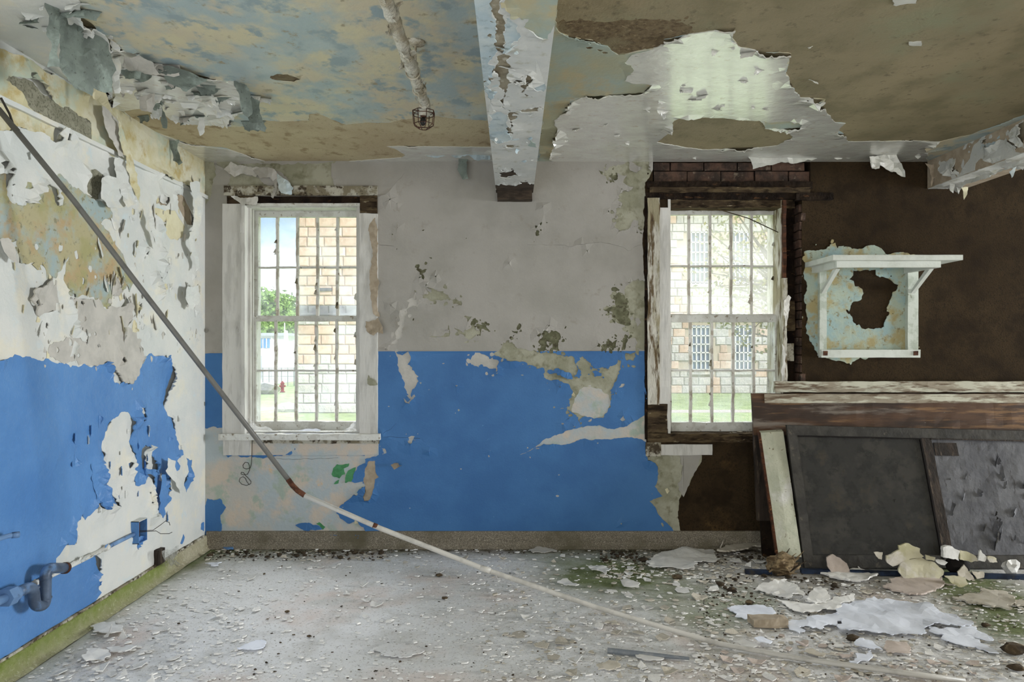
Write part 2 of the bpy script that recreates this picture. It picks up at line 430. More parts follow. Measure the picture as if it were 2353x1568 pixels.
class MB:
    """collects shapes into one mesh"""

    def __init__(s):
        s.v, s.f = [], []

    def add(s, vs, fs):
        b = len(s.v)
        s.v += [Vector(v) for v in vs]
        s.f += [tuple(i + b for i in f) for f in fs]
        return s

    def box(s, a, b):
        x0, y0, z0 = a
        x1, y1, z1 = b
        return s.add([(x0, y0, z0), (x1, y0, z0), (x1, y1, z0), (x0, y1, z0), (x0, y0, z1), (x1, y0, z1), (x1, y1, z1), (x0, y1, z1)],
                     [(3, 2, 1, 0), (4, 5, 6, 7), (0, 1, 5, 4), (1, 2, 6, 5), (2, 3, 7, 6), (3, 0, 4, 7)])

    def hexa(s, p):
        return s.add(p, [(3, 2, 1, 0), (4, 5, 6, 7), (0, 1, 5, 4), (1, 2, 6, 5), (2, 3, 7, 6), (3, 0, 4, 7)])

    def rough(s, a, b, step=0.06, amp=0.006, seed=0, fq=9.0, axis=None):
        """a board with worn, uneven faces and chewed edges"""
        bm = bmesh.new()
        a, b = Vector(a), Vector(b)
        n = [max(1, int(round(abs(b[i] - a[i]) / step))) for i in range(3)]
        n = [min(k, 90) for k in n]
        vid = {}
        vs, fs = [], []

        def gv(i, j, k):
            key = (i, j, k)
            if key not in vid:
                p = Vector((a.x + (b.x - a.x) * i / n[0], a.y + (b.y - a.y) * j / n[1], a.z + (b.z - a.z) * k / n[2]))
                q = p * fq + Vector((seed * 3.7, seed * 1.3, seed * 2.1))
                d = noise.noise_vector(q) * amp + noise.noise_vector(q * 3.1) * amp * 0.5
                vid[key] = len(vs)
                vs.append(p + d)
            return vid[key]
        for i in range(n[0]):
            for j in range(n[1]):
                fs.append((gv(i, j + 1, 0), gv(i + 1, j + 1, 0), gv(i + 1, j, 0), gv(i, j, 0)))
                fs.append((gv(i, j, n[2]), gv(i + 1, j, n[2]), gv(i + 1, j + 1, n[2]), gv(i, j + 1, n[2])))
        for i in range(n[0]):
            for k in range(n[2]):
                fs.append((gv(i, 0, k), gv(i + 1, 0, k), gv(i + 1, 0, k + 1), gv(i, 0, k + 1)))
                fs.append((gv(i + 1, n[1], k), gv(i, n[1], k), gv(i, n[1], k + 1), gv(i + 1, n[1], k + 1)))
        for j in range(n[1]):
            for k in range(n[2]):
                fs.append((gv(0, j + 1, k), gv(0, j, k), gv(0, j, k + 1), gv(0, j + 1, k + 1)))
                fs.append((gv(n[0], j, k), gv(n[0], j + 1, k), gv(n[0], j + 1, k + 1), gv(n[0], j, k + 1)))
        bm.free()
        return s.add(vs, fs)

    def tube(s, pts, r, n=10, caps=True, wob=0.0, seed=0):
        pts = [Vector(p) for p in pts]
        rs = r if isinstance(r, (list, tuple)) else [r] * len(pts)
        up = Vector((0, 0, 1))
        t0 = (pts[1] - pts[0]).normalized()
        if abs(t0.dot(up)) > 0.95:
            up = Vector((0, 1, 0))
        u = t0.cross(up).normalized()
        vs, fs = [], []
        for i, p in enumerate(pts):
            t = (pts[min(i + 1, len(pts) - 1)] - pts[max(i - 1, 0)]).normalized()
            u = (u - t * u.dot(t)).normalized()
            w = t.cross(u)
            for k in range(n):
                an = 2 * math.pi * k / n
                rr = rs[i]
                if wob:
                    rr *= 1 + wob * noise.noise(Vector((i * 0.9 + seed, k * 0.8, seed * 2.0)))
                vs.append(p + (u * math.cos(an) + w * math.sin(an)) * rr)
        for i in range(len(pts) - 1):
            for k in range(n):
                k2 = (k + 1) % n
                fs.append((i * n + k, i * n + k2, (i + 1) * n + k2, (i + 1) * n + k))
        if caps:
            fs.append(tuple(range(n - 1, -1, -1)))
            fs.append(tuple(range((len(pts) - 1) * n, len(pts) * n)))
        return s.add(vs, fs)

    def build(s, name, mat, parent=None, smooth=False):
        return link_mesh(name, s.v, s.f, mat, parent, smooth)


def arc_path(pts, r=0.04, k=6):
    """polyline with rounded bends"""
    pts = [Vector(p) for p in pts]
    out = [pts[0]]
    for i in range(1, len(pts) - 1):
        a, b, c = pts[i - 1], pts[i], pts[i + 1]
        d1, d2 = (a - b), (c - b)
        q = min(r, d1.length * 0.45, d2.length * 0.45)
        p1, p2 = b + d1.normalized() * q, b + d2.normalized() * q
        for j in range(k + 1):
            t = j / k
            out.append(p1 * (1 - t) ** 2 + b * 2 * t * (1 - t) + p2 * t * t)
    out.append(pts[-1])
    return out


# ------------------------------------------------------------------ layered paint: every layer a thin sheet of its own on the wall


def fract(pts, rng, amp=0.16, stop=0.022):
    """ragged outline from a traced one, in metres"""
    out = []
    n = len(pts)
    for i in range(n):
        a, b = pts[i], pts[(i + 1) % n]

        def rec(p, q, lev):
            dx, dy = q[0] - p[0], q[1] - p[1]
            ln = math.hypot(dx, dy)
            if ln < stop or lev > 7:
                return [p]
            t = 0.5 + rng.uniform(-0.12, 0.12)
            off = rng.gauss(0, 0.5) * amp * min(ln, 0.12)
            m = (p[0] + dx * t - dy / ln * off, p[1] + dy * t + dx / ln * off)
            return rec(p, m, lev + 1) + rec(m, q, lev + 1)
        out += rec(a, b, 0)
    return out


def blob(c, r, rng, n=9, asp=1.0, rot=0.0):
    ps = []
    for k in range(n):
        an = 2 * math.pi * k / n
        rr = r * rng.uniform(0.55, 1.25)
        x, y = math.cos(an) * rr * asp, math.sin(an) * rr
        ps.append((c[0] + x * math.cos(rot) - y * math.sin(rot), c[1] + x * math.sin(rot) + y * math.cos(rot)))
    return ps


def inside(poly, X, Y):
    res = np.zeros(len(X), bool)
    pa = np.asarray(poly)
    lo, hi = pa.min(0), pa.max(0)
    sel = np.where((X >= lo[0]) & (X <= hi[0]) & (Y >= lo[1]) & (Y <= hi[1]))[0]
    if len(sel) == 0:
        return res
    x, y = X[sel], Y[sel]
    c = np.zeros(len(sel), bool)
    j = len(pa) - 1
    for i in range(len(pa)):
        xi, yi = pa[i]
        xj, yj = pa[j]
        if yi != yj:
            m = ((yi > y) != (yj > y)) & (x < (xj - xi) * (y - yi) / (yj - yi) + xi)
            c ^= m
        j = i
    res[sel] = c
    return res


def paint_layers(parent, to_world, bbox, layers, regions, base, seed=1, grid=0.05, min_area=0.004, flip=False):
    """layers: list of (region, [uv polygon], amp, specks). regions: {name: (object name, material, height, lift)}; None = bare / opening"""
    rng = random.Random(seed)
    polys = []
    for (reg, poly, amp, specks) in layers:
        fp = fract(poly, rng, amp) if amp else list(poly)
        polys.append((reg, fp))
        for _ in range(specks):
            q = rng.choice(fp)
            r = rng.choice([0.004, 0.006, 0.008, 0.012, 0.018])
            c = (q[0] + rng.gauss(0, 0.03), q[1] + rng.gauss(0, 0.03))
            polys.append((reg, blob(c, r, rng, 7, rng.uniform(0.8, 2.0), rng.uniform(0, 3))))
    (u0, v0), (u1, v1) = bbox
    co, ed = [], []
    dom = [(u0, v0), (u1, v0), (u1, v1), (u0, v1)]
    for reg, fp in [(None, dom)] + polys:
        fp = [(min(max(a, u0), u1), min(max(b, v0), v1)) for a, b in fp]
        s = len(co)
        co += fp
        ed += [(s + i, s + (i + 1) % len(fp)) for i in range(len(fp))]
    nu, nv = int((u1 - u0) / grid), int((v1 - v0) / grid)
    for i in range(1, nu):
        for j in range(1, nv):
            co.append((u0 + (i + rng.uniform(-0.3, 0.3)) * grid, v0 + (j + rng.uniform(-0.3, 0.3)) * grid))
    vo, eo, fo, _, _, _ = delaunay_2d_cdt([Vector(c) for c in co], ed, [], 0, 1e-5, False)
    V = np.array([(v.x, v.y) for v in vo])
    T = np.array([f for f in fo if len(f) == 3], int)
    cen = V[T].mean(1)
    names = list(regions.keys())
    rid = np.full(len(T), names.index(base), int)
    for reg, fp in polys:
        m = inside(fp, cen[:, 0], cen[:, 1])
        rid[m] = names.index(reg)
    A = V[T]
    area = 0.5 * np.abs((A[:, 1, 0] - A[:, 0, 0]) * (A[:, 2, 1] - A[:, 0, 1]) - (A[:, 2, 0] - A[:, 0, 0]) * (A[:, 1, 1] - A[:, 0, 1]))
    made = []
    for ri, rn in enumerate(names):
        if regions[rn] is None:
            continue
        oname, mat, h0, lift = regions[rn]
        tri = np.where(rid == ri)[0]
        if len(tri) == 0:
            continue
        # connected pieces
        emap = {}
        par = {int(t): int(t) for t in tri}

        def find(x):
            while par[x] != x:
                par[x] = par[par[x]]
                x = par[x]
            return x
        for t in tri:
            t = int(t)
            a, b, c = T[t]
            for e in ((a, b), (b, c), (c, a)):
                k = (min(e), max(e))
                if k in emap:
                    par[find(t)] = find(emap[k])
                else:
                    emap[k] = t
        comps = {}
        for t in tri:
            comps.setdefault(find(int(t)), []).append(int(t))
        big, small = [], []
        for ts in comps.values():
            (big if area[ts].sum() > min_area else small).append(ts)
        big.sort(key=lambda ts: -area[ts].sum())
        groups = [(oname, ts, False) for ts in big]
        if small:
            groups.append((oname + '_specks', [t for ts in small for t in ts], True))
        for gname, ts, st in groups:
            TT = T[ts]
            ids, inv = np.unique(TT.ravel(), return_inverse=True)
            TT = inv.reshape(-1, 3)
            uv = V[ids]
            cnt = {}
            for a, b, c in TT:
                for e in ((a, b), (b, c), (c, a)):
                    k = (min(e), max(e))
                    if k in cnt:
                        cnt[k] = None
                    else:
                        cnt[k] = e
            bedges = [e for e in cnt.values() if e is not None]
            bset = sorted({int(i) for e in bedges for i in e})
            hh = np.full(len(ids), h0)
            if lift > 0 and not st:
                kd = KDTree(len(bset))
                for i in bset:
                    kd.insert((uv[i, 0], uv[i, 1], 0), i)
                kd.balance()
                for i in range(len(ids)):
                    u, v = uv[i]
                    if u - u0 < 0.03 or u1 - u < 0.03 or v - v0 < 0.03 or v1 - v < 0.03:
                        continue
                    d = kd.find((u, v, 0))[2]
                    if d < 0.09:
                        nn = noise.noise(Vector((u * 5.5 + seed * 9.1, v * 5.5, ri * 3.3)))
                        f = max(0.0, nn - 0.02) * 2.0
                        hh[i] += lift * f * math.exp(-d / 0.028) * (1 if d > 1e-4 else rng.uniform(0.55, 1.25))
            top = [to_world(u, v, h) for (u, v), h in zip(uv, hh)]
            vs = list(top)
            fs = [tuple(int(i) for i in (t[::-1] if flip else t)) for t in TT]
            low = {}
            for i in bset:
                low[i] = len(vs)
                vs.append(to_world(uv[i, 0], uv[i, 1], max(0.0002, hh[i] - max(h0, 0.0018))))
            for a, b in bedges:
                a, b = int(a), int(b)
                fs.append((b, a, low[a], low[b]) if not flip else (a, b, low[b], low[a]))
            o = link_mesh(gname, vs, fs, mat, parent)
            if st:
                o['kind'] = 'stuff'
            made.append(o)
    return made


def uvb(pts):      # back wall pixels -> (x, z)
    return [(p.x, p.z) for p in (BW(*q) for q in pts)]


def uvl(pts):      # left wall pixels -> (y, z)
    return [(p.y, p.z) for p in (LW(*q) for q in pts)]


def uvc(pts):      # ceiling pixels -> (x, y)
    return [(p.x, p.y) for p in (CE(*q) for q in pts)]


def zoomed(ox, oy, s, pts):
    return [(ox + x / s, oy + y / s) for x, y in pts]


def sheet(name, px, Yf, mat, parent=None, thick=0.003, amp=0.14, seed=1, wav=0.01, grid=0.035, fq=7.0, stop=0.02):
    """a loose sheet of paint or plaster: outline traced, standing at its own distance (Yf gives the depth along the sheet)"""
    rng = random.Random(seed)
    S = F / (Yf(*px[0]) if callable(Yf) else Yf)
    fp = fract([(x / S, y / S) for x, y in px], rng, amp, stop)
    co = list(fp)
    ed = [(i, (i + 1) % len(fp)) for i in range(len(fp))]
    xs = [p[0] for p in fp]
    ys = [p[1] for p in fp]
    a = min(xs) + grid * 0.5
    while a < max(xs):
        b = min(ys) + grid * 0.5
        while b < max(ys):
            co.append((a + rng.uniform(-.2, .2) * grid, b + rng.uniform(-.2, .2) * grid))
            b += grid
        a += grid
    vo, eo, fo, _, _, _ = delaunay_2d_cdt([Vector(c) for c in co], ed, [], 0, 1e-6, False)
    V = np.array([(v.x, v.y) for v in vo])
    T = np.array([f for f in fo if len(f) == 3], int)
    cen = V[T].mean(1)
    T = T[inside(fp, cen[:, 0], cen[:, 1])]
    ids, inv = np.unique(T.ravel(), return_inverse=True)
    T = inv.reshape(-1, 3)
    V = V[ids]
    front, back = [], []
    for (x, y) in V:
        X, Yp = x * S, y * S
        dep = Yf(X, Yp) if callable(Yf) else Yf
        dep += wav * (noise.noise(Vector((x * fq, y * fq * 0.5, seed * 5.3))) + 0.4 * noise.noise(Vector((x * fq * 3, y * fq * 3, seed))))
        p = P(X, Yp, dep)
        front.append(p)
        back.append(p + Vector((0, thick, 0)))
    n = len(front)
    vs = front + back
    fs = []
    cnt = {}
    for t in T:
        t = [int(i) for i in t]
        fs.append(tuple(t))
        fs.append(tuple(i + n for i in reversed(t)))
        for e in ((t[0], t[1]), (t[1], t[2]), (t[2], t[0])):
            k = (min(e), max(e))
            cnt[k] = None if k in cnt else e
    for e in cnt.values():
        if e:
            fs.append((e[1], e[0], e[0] + n, e[1] + n))
    return link_mesh(name, vs, fs, mat, parent)


def floor_sheet(name, px, mat, parent=None, thick=0.004, z=0.004, amp=0.16, seed=1, wav=0.02, grid=0.05, zf=None):
    """a sheet of fallen paint lying on the floor"""
    rng = random.Random(seed)
    fp = fract([(p.x, p.y) for p in (FL(*q) for q in px)], rng, amp, 0.022)
    co = list(fp)
    ed = [(i, (i + 1) % len(fp)) for i in range(len(fp))]
    xs = [p[0] for p in fp]
    ys = [p[1] for p in fp]
    a = min(xs) + grid * .5
    while a < max(xs):
        b = min(ys) + grid * .5
        while b < max(ys):
            co.append((a + rng.uniform(-.25, .25) * grid, b + rng.uniform(-.25, .25) * grid))
            b += grid
        a += grid
    vo, eo, fo, _, _, _ = delaunay_2d_cdt([Vector(c) for c in co], ed, [], 0, 1e-6, False)
    V = np.array([(v.x, v.y) for v in vo])
    T = np.array([f for f in fo if len(f) == 3], int)
    cen = V[T].mean(1)
    T = T[inside(fp, cen[:, 0], cen[:, 1])]
    ids, inv = np.unique(T.ravel(), return_inverse=True)
    T = inv.reshape(-1, 3)
    V = V[ids]
    top, bot = [], []
    for x, y in V:
        h = z + wav * max(0.0, noise.noise(Vector((x * 5, y * 5, seed * 3.3))) + 0.15) + 0.3 * wav * abs(noise.noise(Vector((x * 14, y * 14, seed))))
        top.append(Vector((x, y, h + thick)))
        bot.append(Vector((x, y, h)))
    n = len(top)
    fs = []
    cnt = {}
    for t in T:
        t = [int(i) for i in t]
        fs.append(tuple(t))
        fs.append(tuple(i + n for i in reversed(t)))
        for e in ((t[0], t[1]), (t[1], t[2]), (t[2], t[0])):
            k = (min(e), max(e))
            cnt[k] = None if k in cnt else e
    for e in cnt.values():
        if e:
            fs.append((e[1], e[0], e[0] + n, e[1] + n))
    return link_mesh(name, top + bot, fs, mat, parent)


def flap_mesh(w, l, curl, rng, nx=5, ny=6, t=0.0015):
    """a curling tongue of paint: hinge along x at the origin, tongue grows along -y, curls towards +z; tip ragged"""
    ends = [l * rng.uniform(0.6, 1.0) for _ in range(nx + 1)]
    wt = rng.uniform(0.25, 0.9)
    sk = rng.uniform(-0.3, 0.3)
    vs, fs = [], []
    for side in (0, 1):
        for j in range(ny + 1):
            s = j / ny
            for i in range(nx + 1):
                x = (i / nx - 0.5) * w * (1 - (1 - wt) * s) + sk * w * s + rng.uniform(-.04, .04) * w * (j > 0)
                ln = ends[i] * s
                th = curl * s
                if abs(curl) > 1e-3:
                    R = ends[i] / curl
                    y, z = -R * math.sin(th), R * (1 - math.cos(th))
                else:
                    y, z = -ln, 0
                if side:
                    y += math.sin(th) * t * -1
                    z -= math.cos(th) * t
                vs.append((x, y, z))
    n = (nx + 1) * (ny + 1)
    for j in range(ny):
        for i in range(nx):
            a = j * (nx + 1) + i
            b, c, d = a + 1, a + nx + 2, a + nx + 1
            fs.append((a, d, c, b))
            fs.append((a + n, b + n, c + n, d + n))
    for i in range(nx):
        a = ny * (nx + 1) + i
        fs.append((a, a + n, a + n + 1, a + 1))
    for j in range(ny):
        a = j * (nx + 1)
        fs.append((a, a + n, a + nx + 1 + n, a + nx + 1))
        a += nx
        fs.append((a, a + nx + 1, a + nx + 1 + n, a + n))
    return vs, fs


def flap(name, p, hinge, away, normal, w, l, curl, mat, parent, rng):
    """place a curling tongue: hinge direction, growth direction (-y), normal (+z)"""
    vs, fs = flap_mesh(w, l, curl, rng)
    h = Vector(hinge).normalized()
    g = -Vector(away).normalized()
    nn = Vector(normal).normalized()
    out = [Vector(p) + h * v[0] + g * v[1] + nn * v[2] for v in vs]
    return link_mesh(name, out, fs, mat, parent)
# ================================================================== the room
RX, RY = 12.0, -2.5      # right wall, set far out for the added lamp; wall behind the camera


def wall_cells(name, us, vs_, openings, tw, depth, mat):
    """wall with thickness and rectangular openings; tw(u, v, d) -> point, d grows into the wall"""
    us = sorted(set(us) | {o[0] for o in openings} | {o[1] for o in openings})
    vs_ = sorted(set(vs_) | {o[2] for o in openings} | {o[3] for o in openings})
    nu, nv = len(us) - 1, len(vs_) - 1
    sol = {}
    for i in range(nu):
        for j in range(nv):
            cu, cv = (us[i] + us[i + 1]) / 2, (vs_[j] + vs_[j + 1]) / 2
            sol[i, j] = not any(o[0] < cu < o[1] and o[2] < cv < o[3] for o in openings)
    vid, vv, ff = {}, [], []

    def g(i, j, k):
        if (i, j, k) not in vid:
            vid[i, j, k] = len(vv)
            vv.append(tw(us[i], vs_[j], depth * k))
        return vid[i, j, k]
    for (i, j), s in sol.items():
        if not s:
            continue
        ff.append((g(i, j, 0), g(i + 1, j, 0), g(i + 1, j + 1, 0), g(i, j + 1, 0)))
        ff.append((g(i, j + 1, 1), g(i + 1, j + 1, 1), g(i + 1, j, 1), g(i, j, 1)))
        for di, dj, a, b in ((-1, 0, (i, j + 1), (i, j)), (1, 0, (i + 1, j), (i + 1, j + 1)), (0, -1, (i, j), (i + 1, j)), (0, 1, (i + 1, j + 1), (i, j + 1))):
            if not sol.get((i + di, j + dj), False):
                ff.append((g(*b, 0), g(*a, 0), g(*a, 1), g(*b, 1)))
    return structure(link_mesh(name, vv, ff, mat))


def bx(px):
    return (px - CX) / F * D


def bz(py):
    return EYE + (CY - py) / F * D


OW1 = (bx(560), bx(827), bz(996), bz(470))
OW2 = (bx(1535), bx(1803), bz(1002), bz(455))
OW2b = (bx(1803), bx(1843), bz(880), bz(455))
OW2c = (bx(1500), bx(1862), bz(455), bz(372))
wall_back = wall_cells('wall_back', [LWX - 0.3, RX + 0.3], [0, CH + 0.2], [OW1, OW2, OW2b, OW2c], lambda u, v, d: Vector((u, D + d, v)), 0.34, 'brown_coat')
fill_opening = (0.1, 2.0, 0.8, 2.7)  # unseen opening made up for the added side lamp
wall_left = wall_cells('wall_left', [RY - 0.3, D], [0, CH + 0.2], [fill_opening], lambda u, v, d: Vector((LWX - d, u, v)), 0.3, 'left_white')
wall_right = wall_cells('wall_right', [RY - 0.3, D], [0, CH + 0.2], [(2.4, 4.9, 0.6, 2.9)], lambda u, v, d: Vector((RX + d, u, v)), 0.3, 'white_paint')  # opening out of view, made up for the far fill lamp
wall_rear = wall_cells('wall_rear', [LWX - 0.3, RX + 0.3], [0, CH + 0.2], [(-2.25, -0.35, 0.8, 2.7), (1.55, 2.85, 0.8, 2.7)], lambda u, v, d: Vector((u, RY - d, v)), 0.3, 'white_paint')  # both openings made up to hold the rear fill lamps
ceiling = structure(MB().box((LWX - 0.3, RY - 0.3, CH), (RX + 0.3, D, CH + 0.2)).build('ceiling', 'ceiling_olive'))

# ---- floor: worn concrete, dirt along the wall, moss where water stood
fn = 0.07
fx = np.arange(LWX - 0.3, RX + 0.3 + fn, fn)
fy = np.concatenate([np.arange(RY, 2.6, 0.3), np.arange(2.6, D + 0.05 + fn, fn)])
fv, moss, dirt = [], [], []
MOSS = [(1390, 1300, .55, .5), (1470, 1325, .5, .7), (1330, 1330, .3, .45), (1580, 1400, .35, .5), (1730, 1400, .25, .55), (2270, 1370, .4, .9), (2330, 1450, .35, .9), (2200, 1330, .4, .6),
        (2120, 1290, .3, .6), (1250, 1275, .3, .4), (1650, 1455, .3, .4), (1480, 1480, .25, .3), (700, 1262, .35, .5), (900, 1265, .3, .45), (540, 1262, .3, .5), (300, 1340, .2, .5), (1750, 1360, .3, .5), (430, 1300, .2, .4)]
MOSS = [(FL(a, b), r, k) for a, b, r, k in MOSS]
for y in fy:
    for x in fx:
        z = 0.004 * noise.noise(Vector((x * 2, y * 2, 0))) + 0.0025 * noise.noise(Vector((x * 9, y * 9, 3))) - 0.004
        fv.append((x, y, z))
        m = sum(k * math.exp(-((x - p.x) ** 2 + (y - p.y) ** 2) / (r * r)) for p, r, k in MOSS)
        dl = x - LWX
        m += 0.9 * math.exp(-dl / 0.10) + 0.25 * math.exp(-dl / 0.4)
        moss.append(min(1.0, m))
        d = 1.1 * math.exp(-(D - y) / 0.13) + 0.55 * math.exp(-(D - y) / 0.35)
        rp = FL(1900, 1330)
        d += 0.75 * math.exp(-(((x - rp.x) / 1.4) ** 2 + ((y - rp.y) / 0.5) ** 2))
        d += 0.45 * math.exp(-(((x - 1.9) / 1.0) ** 2 + ((y - 3.6) / 0.4) ** 2))
        dirt.append(min(1.0, d))
nx_ = len(fx)
ff = [(j * nx_ + i, j * nx_ + i + 1, (j + 1) * nx_ + i + 1, (j + 1) * nx_ + i) for j in range(len(fy) - 1) for i in range(nx_ - 1)]
floor = structure(link_mesh('floor', fv, ff, 'floor_concrete', smooth=True))
for nm, dat in (('moss', moss), ('dirt', dirt)):
    at = floor.data.attributes.new(nm, 'FLOAT', 'POINT')
    at.data.foreach_set('value', dat)

# ------------------------------------------------------------------ back wall paint
BWR = {'open': None, 'bare': None,
       'white': ('white_paint', 'white_paint', 0.006, 0.010), 'blue': ('blue_paint', 'blue_paint', 0.006, 0.012),
       'olive': ('olive_plaster', 'olive_plaster', 0.003, 0), 'mould': ('mould_stain', 'mould_stain', 0.003, 0),
       'pale': ('pale_plaster', 'pale_plaster', 0.003, 0), 'skim': ('skim_coat', 'skim_grey', 0.004, 0), 'green': ('green_paint', 'green_paint', 0.005, 0.006),
       'tan': ('tan_paint', 'tan_paint', 0.005, 0), 'aqua': ('aqua_plaster', 'aqua_plaster', 0.006, 0.006)}
L = []


def lay(reg, px, amp=0.22, specks=0):
    L.append((reg, uvb(px), amp, specks))


Z7 = lambda pts: zoomed(860, 500, 3.136, pts)
Z4 = lambda pts: zoomed(400, 980, 3.92, pts)
Z9 = lambda pts: zoomed(1753, 480, 3.137, pts)
lay('blue', [(440, 813), (515, 812), (700, 808), (1490, 807), (1490, 1030), (1570, 1030), (1570, 1290), (440, 1290)], 0)
lay('pale', [(440, 982), (500, 984), (515, 980), (515, 1046), (872, 1047), (839, 1056), (821, 1074), (812, 1095), (808, 1107), (834, 1107), (831, 1123), (820, 1135), (808, 1143), (790, 1158), (777, 1169), (783, 1192), (803, 1204), (815, 1199), (836, 1212), (842, 1235), (440, 1235)], 0.2, 20)
lay('blue', [(461, 1207), (477, 1146), (505, 1146), (512, 1158), (520, 1166), (514, 1176), (507, 1184), (510, 1235), (462, 1235)], 0.15)
lay('blue', [(679, 1207), (693, 1202), (729, 1207), (742, 1216), (706, 1220)], 0.15)
lay('green', [(762, 1090), (766, 1076), (775, 1067), (803, 1065), (800, 1073), (790, 1077), (793, 1090), (780, 1100), (765, 1095)], 0.15)
lay('green', [(800, 1082), (818, 1074), (812, 1092), (808, 1107), (793, 1110), (795, 1092)], 0.15)
lay('green', [(767, 1113), (780, 1102), (778, 1111)], 0.1)
lay('green', [(727, 1203), (734, 1200), (748, 1211), (742, 1218)], 0.1)
lay('tan', [(849, 1059), (862, 1059), (863, 1082), (871, 1097), (862, 1102), (857, 1133), (846, 1151), (837, 1151), (839, 1133), (835, 1107), (839, 1077)], 0.15)
lay('pale', Z4([(2110, 100), (2140, 85), (2170, 90), (2150, 125), (2135, 160), (2115, 150)]), 0.2, 6)
lay('pale', Z4([(1870, 200), (1900, 200), (1915, 240), (1890, 250)]), 0.2, 3)
# olive band above the left window
lay('olive', [(500, 372), (765, 372), (762, 400), (770, 432), (520, 432), (528, 400), (545, 384), (500, 380)], 0.2, 14)
lay('white', [(560, 395), (625, 388), (660, 410), (668, 440), (630, 430), (600, 415)], 0.2)
lay('olive', [(440, 372), (490, 372), (492, 410), (485, 450), (475, 470), (440, 470)], 0.2)
# around the right window's left side
lay('olive', [(1490, 368), (1445, 372), (1400, 385), (1380, 400), (1395, 408), (1420, 398), (1440, 402), (1432, 420), (1455, 430), (1425, 445), (1430, 470), (1415, 480), (1420, 500), (1412, 520), (1430, 530), (1450, 518), (1455, 505), (1490, 528)], 0.32, 60)
lay('white', [(1445, 372), (1475, 385), (1462, 398), (1447, 392)], 0.2)
lay('mould', [(1398, 404), (1418, 400), (1416, 414), (1405, 415)], 0.3, 14)
lay('olive', Z7([(1990, 445), (1860, 460), (1810, 500), (1805, 560), (1760, 535), (1720, 560), (1735, 600), (1745, 640), (1650, 650), (1645, 670), (1720, 680), (1710, 720), (1750, 760), (1820, 775), (1835, 850), (1880, 870), (1880, 945), (1990, 960)]), 0.25, 50)
lay('mould', Z7([(1720, 560), (1760, 540), (1800, 560), (1830, 600), (1815, 660), (1830, 720), (1850, 770), (1780, 770), (1720, 720), (1715, 680), (1650, 665), (1740, 645), (1735, 600)]), 0.25, 30)
lay('white', Z7([(1840, 720), (1860, 700), (1870, 730), (1850, 745)]), 0.2)
lay('white', Z7([(1880, 730), (1900, 720), (1920, 760), (1895, 785)]), 0.2)
lay('mould', Z7([(1630, 960), (1640, 920), (1690, 880), (1750, 880), (1740, 940), (1715, 950), (1690, 920), (1655, 962)]), 0.3, 25)
lay('mould', Z7([(1790, 950), (1800, 870), (1835, 840), (1820, 900), (1805, 955)]), 0.3, 8)
lay('mould', Z7([(1190, 968), (1200, 930), (1185, 890), (1215, 870), (1225, 815), (1260, 835), (1280, 820), (1345, 860), (1335, 960), (1260, 960), (1275, 900), (1240, 890), (1230, 960)]), 0.3, 45)
lay('mould', Z7([(735, 770), (800, 770), (830, 820), (800, 812), (775, 788), (765, 855), (740, 850)]), 0.3, 25)
lay('olive', Z7([(575, 795), (640, 830), (710, 770), (725, 860), (680, 885), (610, 845)]), 0.25, 12)
lay('olive', Z7([(645, 715), (705, 715), (675, 755)]), 0.25)
lay('olive', Z7([(370, 510), (430, 515), (500, 545), (560, 595), (625, 605), (570, 625), (480, 600), (400, 600), (350, 580), (360, 555), (400, 550)]), 0.25, 30)
lay('skim', Z7([(270, 600), (325, 590), (300, 640), (240, 660), (215, 760), (200, 860), (160, 910), (105, 920), (150, 830), (185, 740), (215, 660), (245, 640)]), 0.2, 10)
lay('olive', Z7([(400, 858), (500, 850), (530, 810), (535, 770), (548, 830), (540, 858), (470, 860)]), 0.1)
lay('mould', Z7([(990, 815), (1035, 820), (1030, 838), (1010, 832)]), 0.3, 6)
lay('mould', Z7([(345, 380), (370, 370), (372, 392), (350, 400)]), 0.3, 8)
lay('mould', Z7([(1165, 95), (1190, 100), (1185, 120), (1170, 112)]), 0.3, 6)
# on the blue dado
lay('skim', Z7([(150, 965), (245, 965), (240, 1060), (290, 1110), (320, 1180), (290, 1230), (255, 1300), (240, 1260), (200, 1160), (175, 1100), (170, 1010)]), 0.2, 14)
lay('skim', Z7([(210, 1300), (240, 1330), (290, 1275), (298, 1290), (255, 1345), (225, 1335)]), 0.2)
lay('skim', Z7([(700, 1060), (690, 1030), (720, 990), (760, 975), (830, 1020), (900, 1040), (890, 1090), (830, 1090), (780, 1060), (720, 1070)]), 0.3, 25)
lay('olive', Z7([(860, 985), (900, 960), (930, 900), (970, 905), (1060, 945), (1160, 960), (1200, 980), (1320, 990), (1440, 1010), (1450, 1060), (1500, 1000), (1530, 1030), (1560, 1050), (1600, 1090), (1690, 1100), (1700, 1070), (1740, 1060), (1755, 1025), (1778, 1030), (1770, 1080), (1750, 1160), (1690, 1250), (1710, 1310), (1700, 1370), (1680, 1390), (1650, 1445), (1560, 1425), (1500, 1440), (1485, 1490), (1460, 1430), (1400, 1385), (1335, 1380), (1400, 1310), (1430, 1270), (1400, 1200), (1290, 1170), (1225, 1150), (1225, 1090), (1100, 1050), (930, 1015)]), 0.25, 60)
lay('pale', Z7([(1480, 1240), (1560, 1220), (1640, 1240), (1690, 1280), (1700, 1350), (1640, 1435), (1500, 1430), (1420, 1385), (1440, 1330)]), 0.2)
lay('blue', Z7([(1250, 1100), (1340, 1098), (1420, 1130), (1430, 1162), (1330, 1140), (1260, 1128)]), 0.25)
lay('blue', Z7([(1455, 1060), (1490, 1110), (1480, 1160), (1440, 1150)]), 0.25)
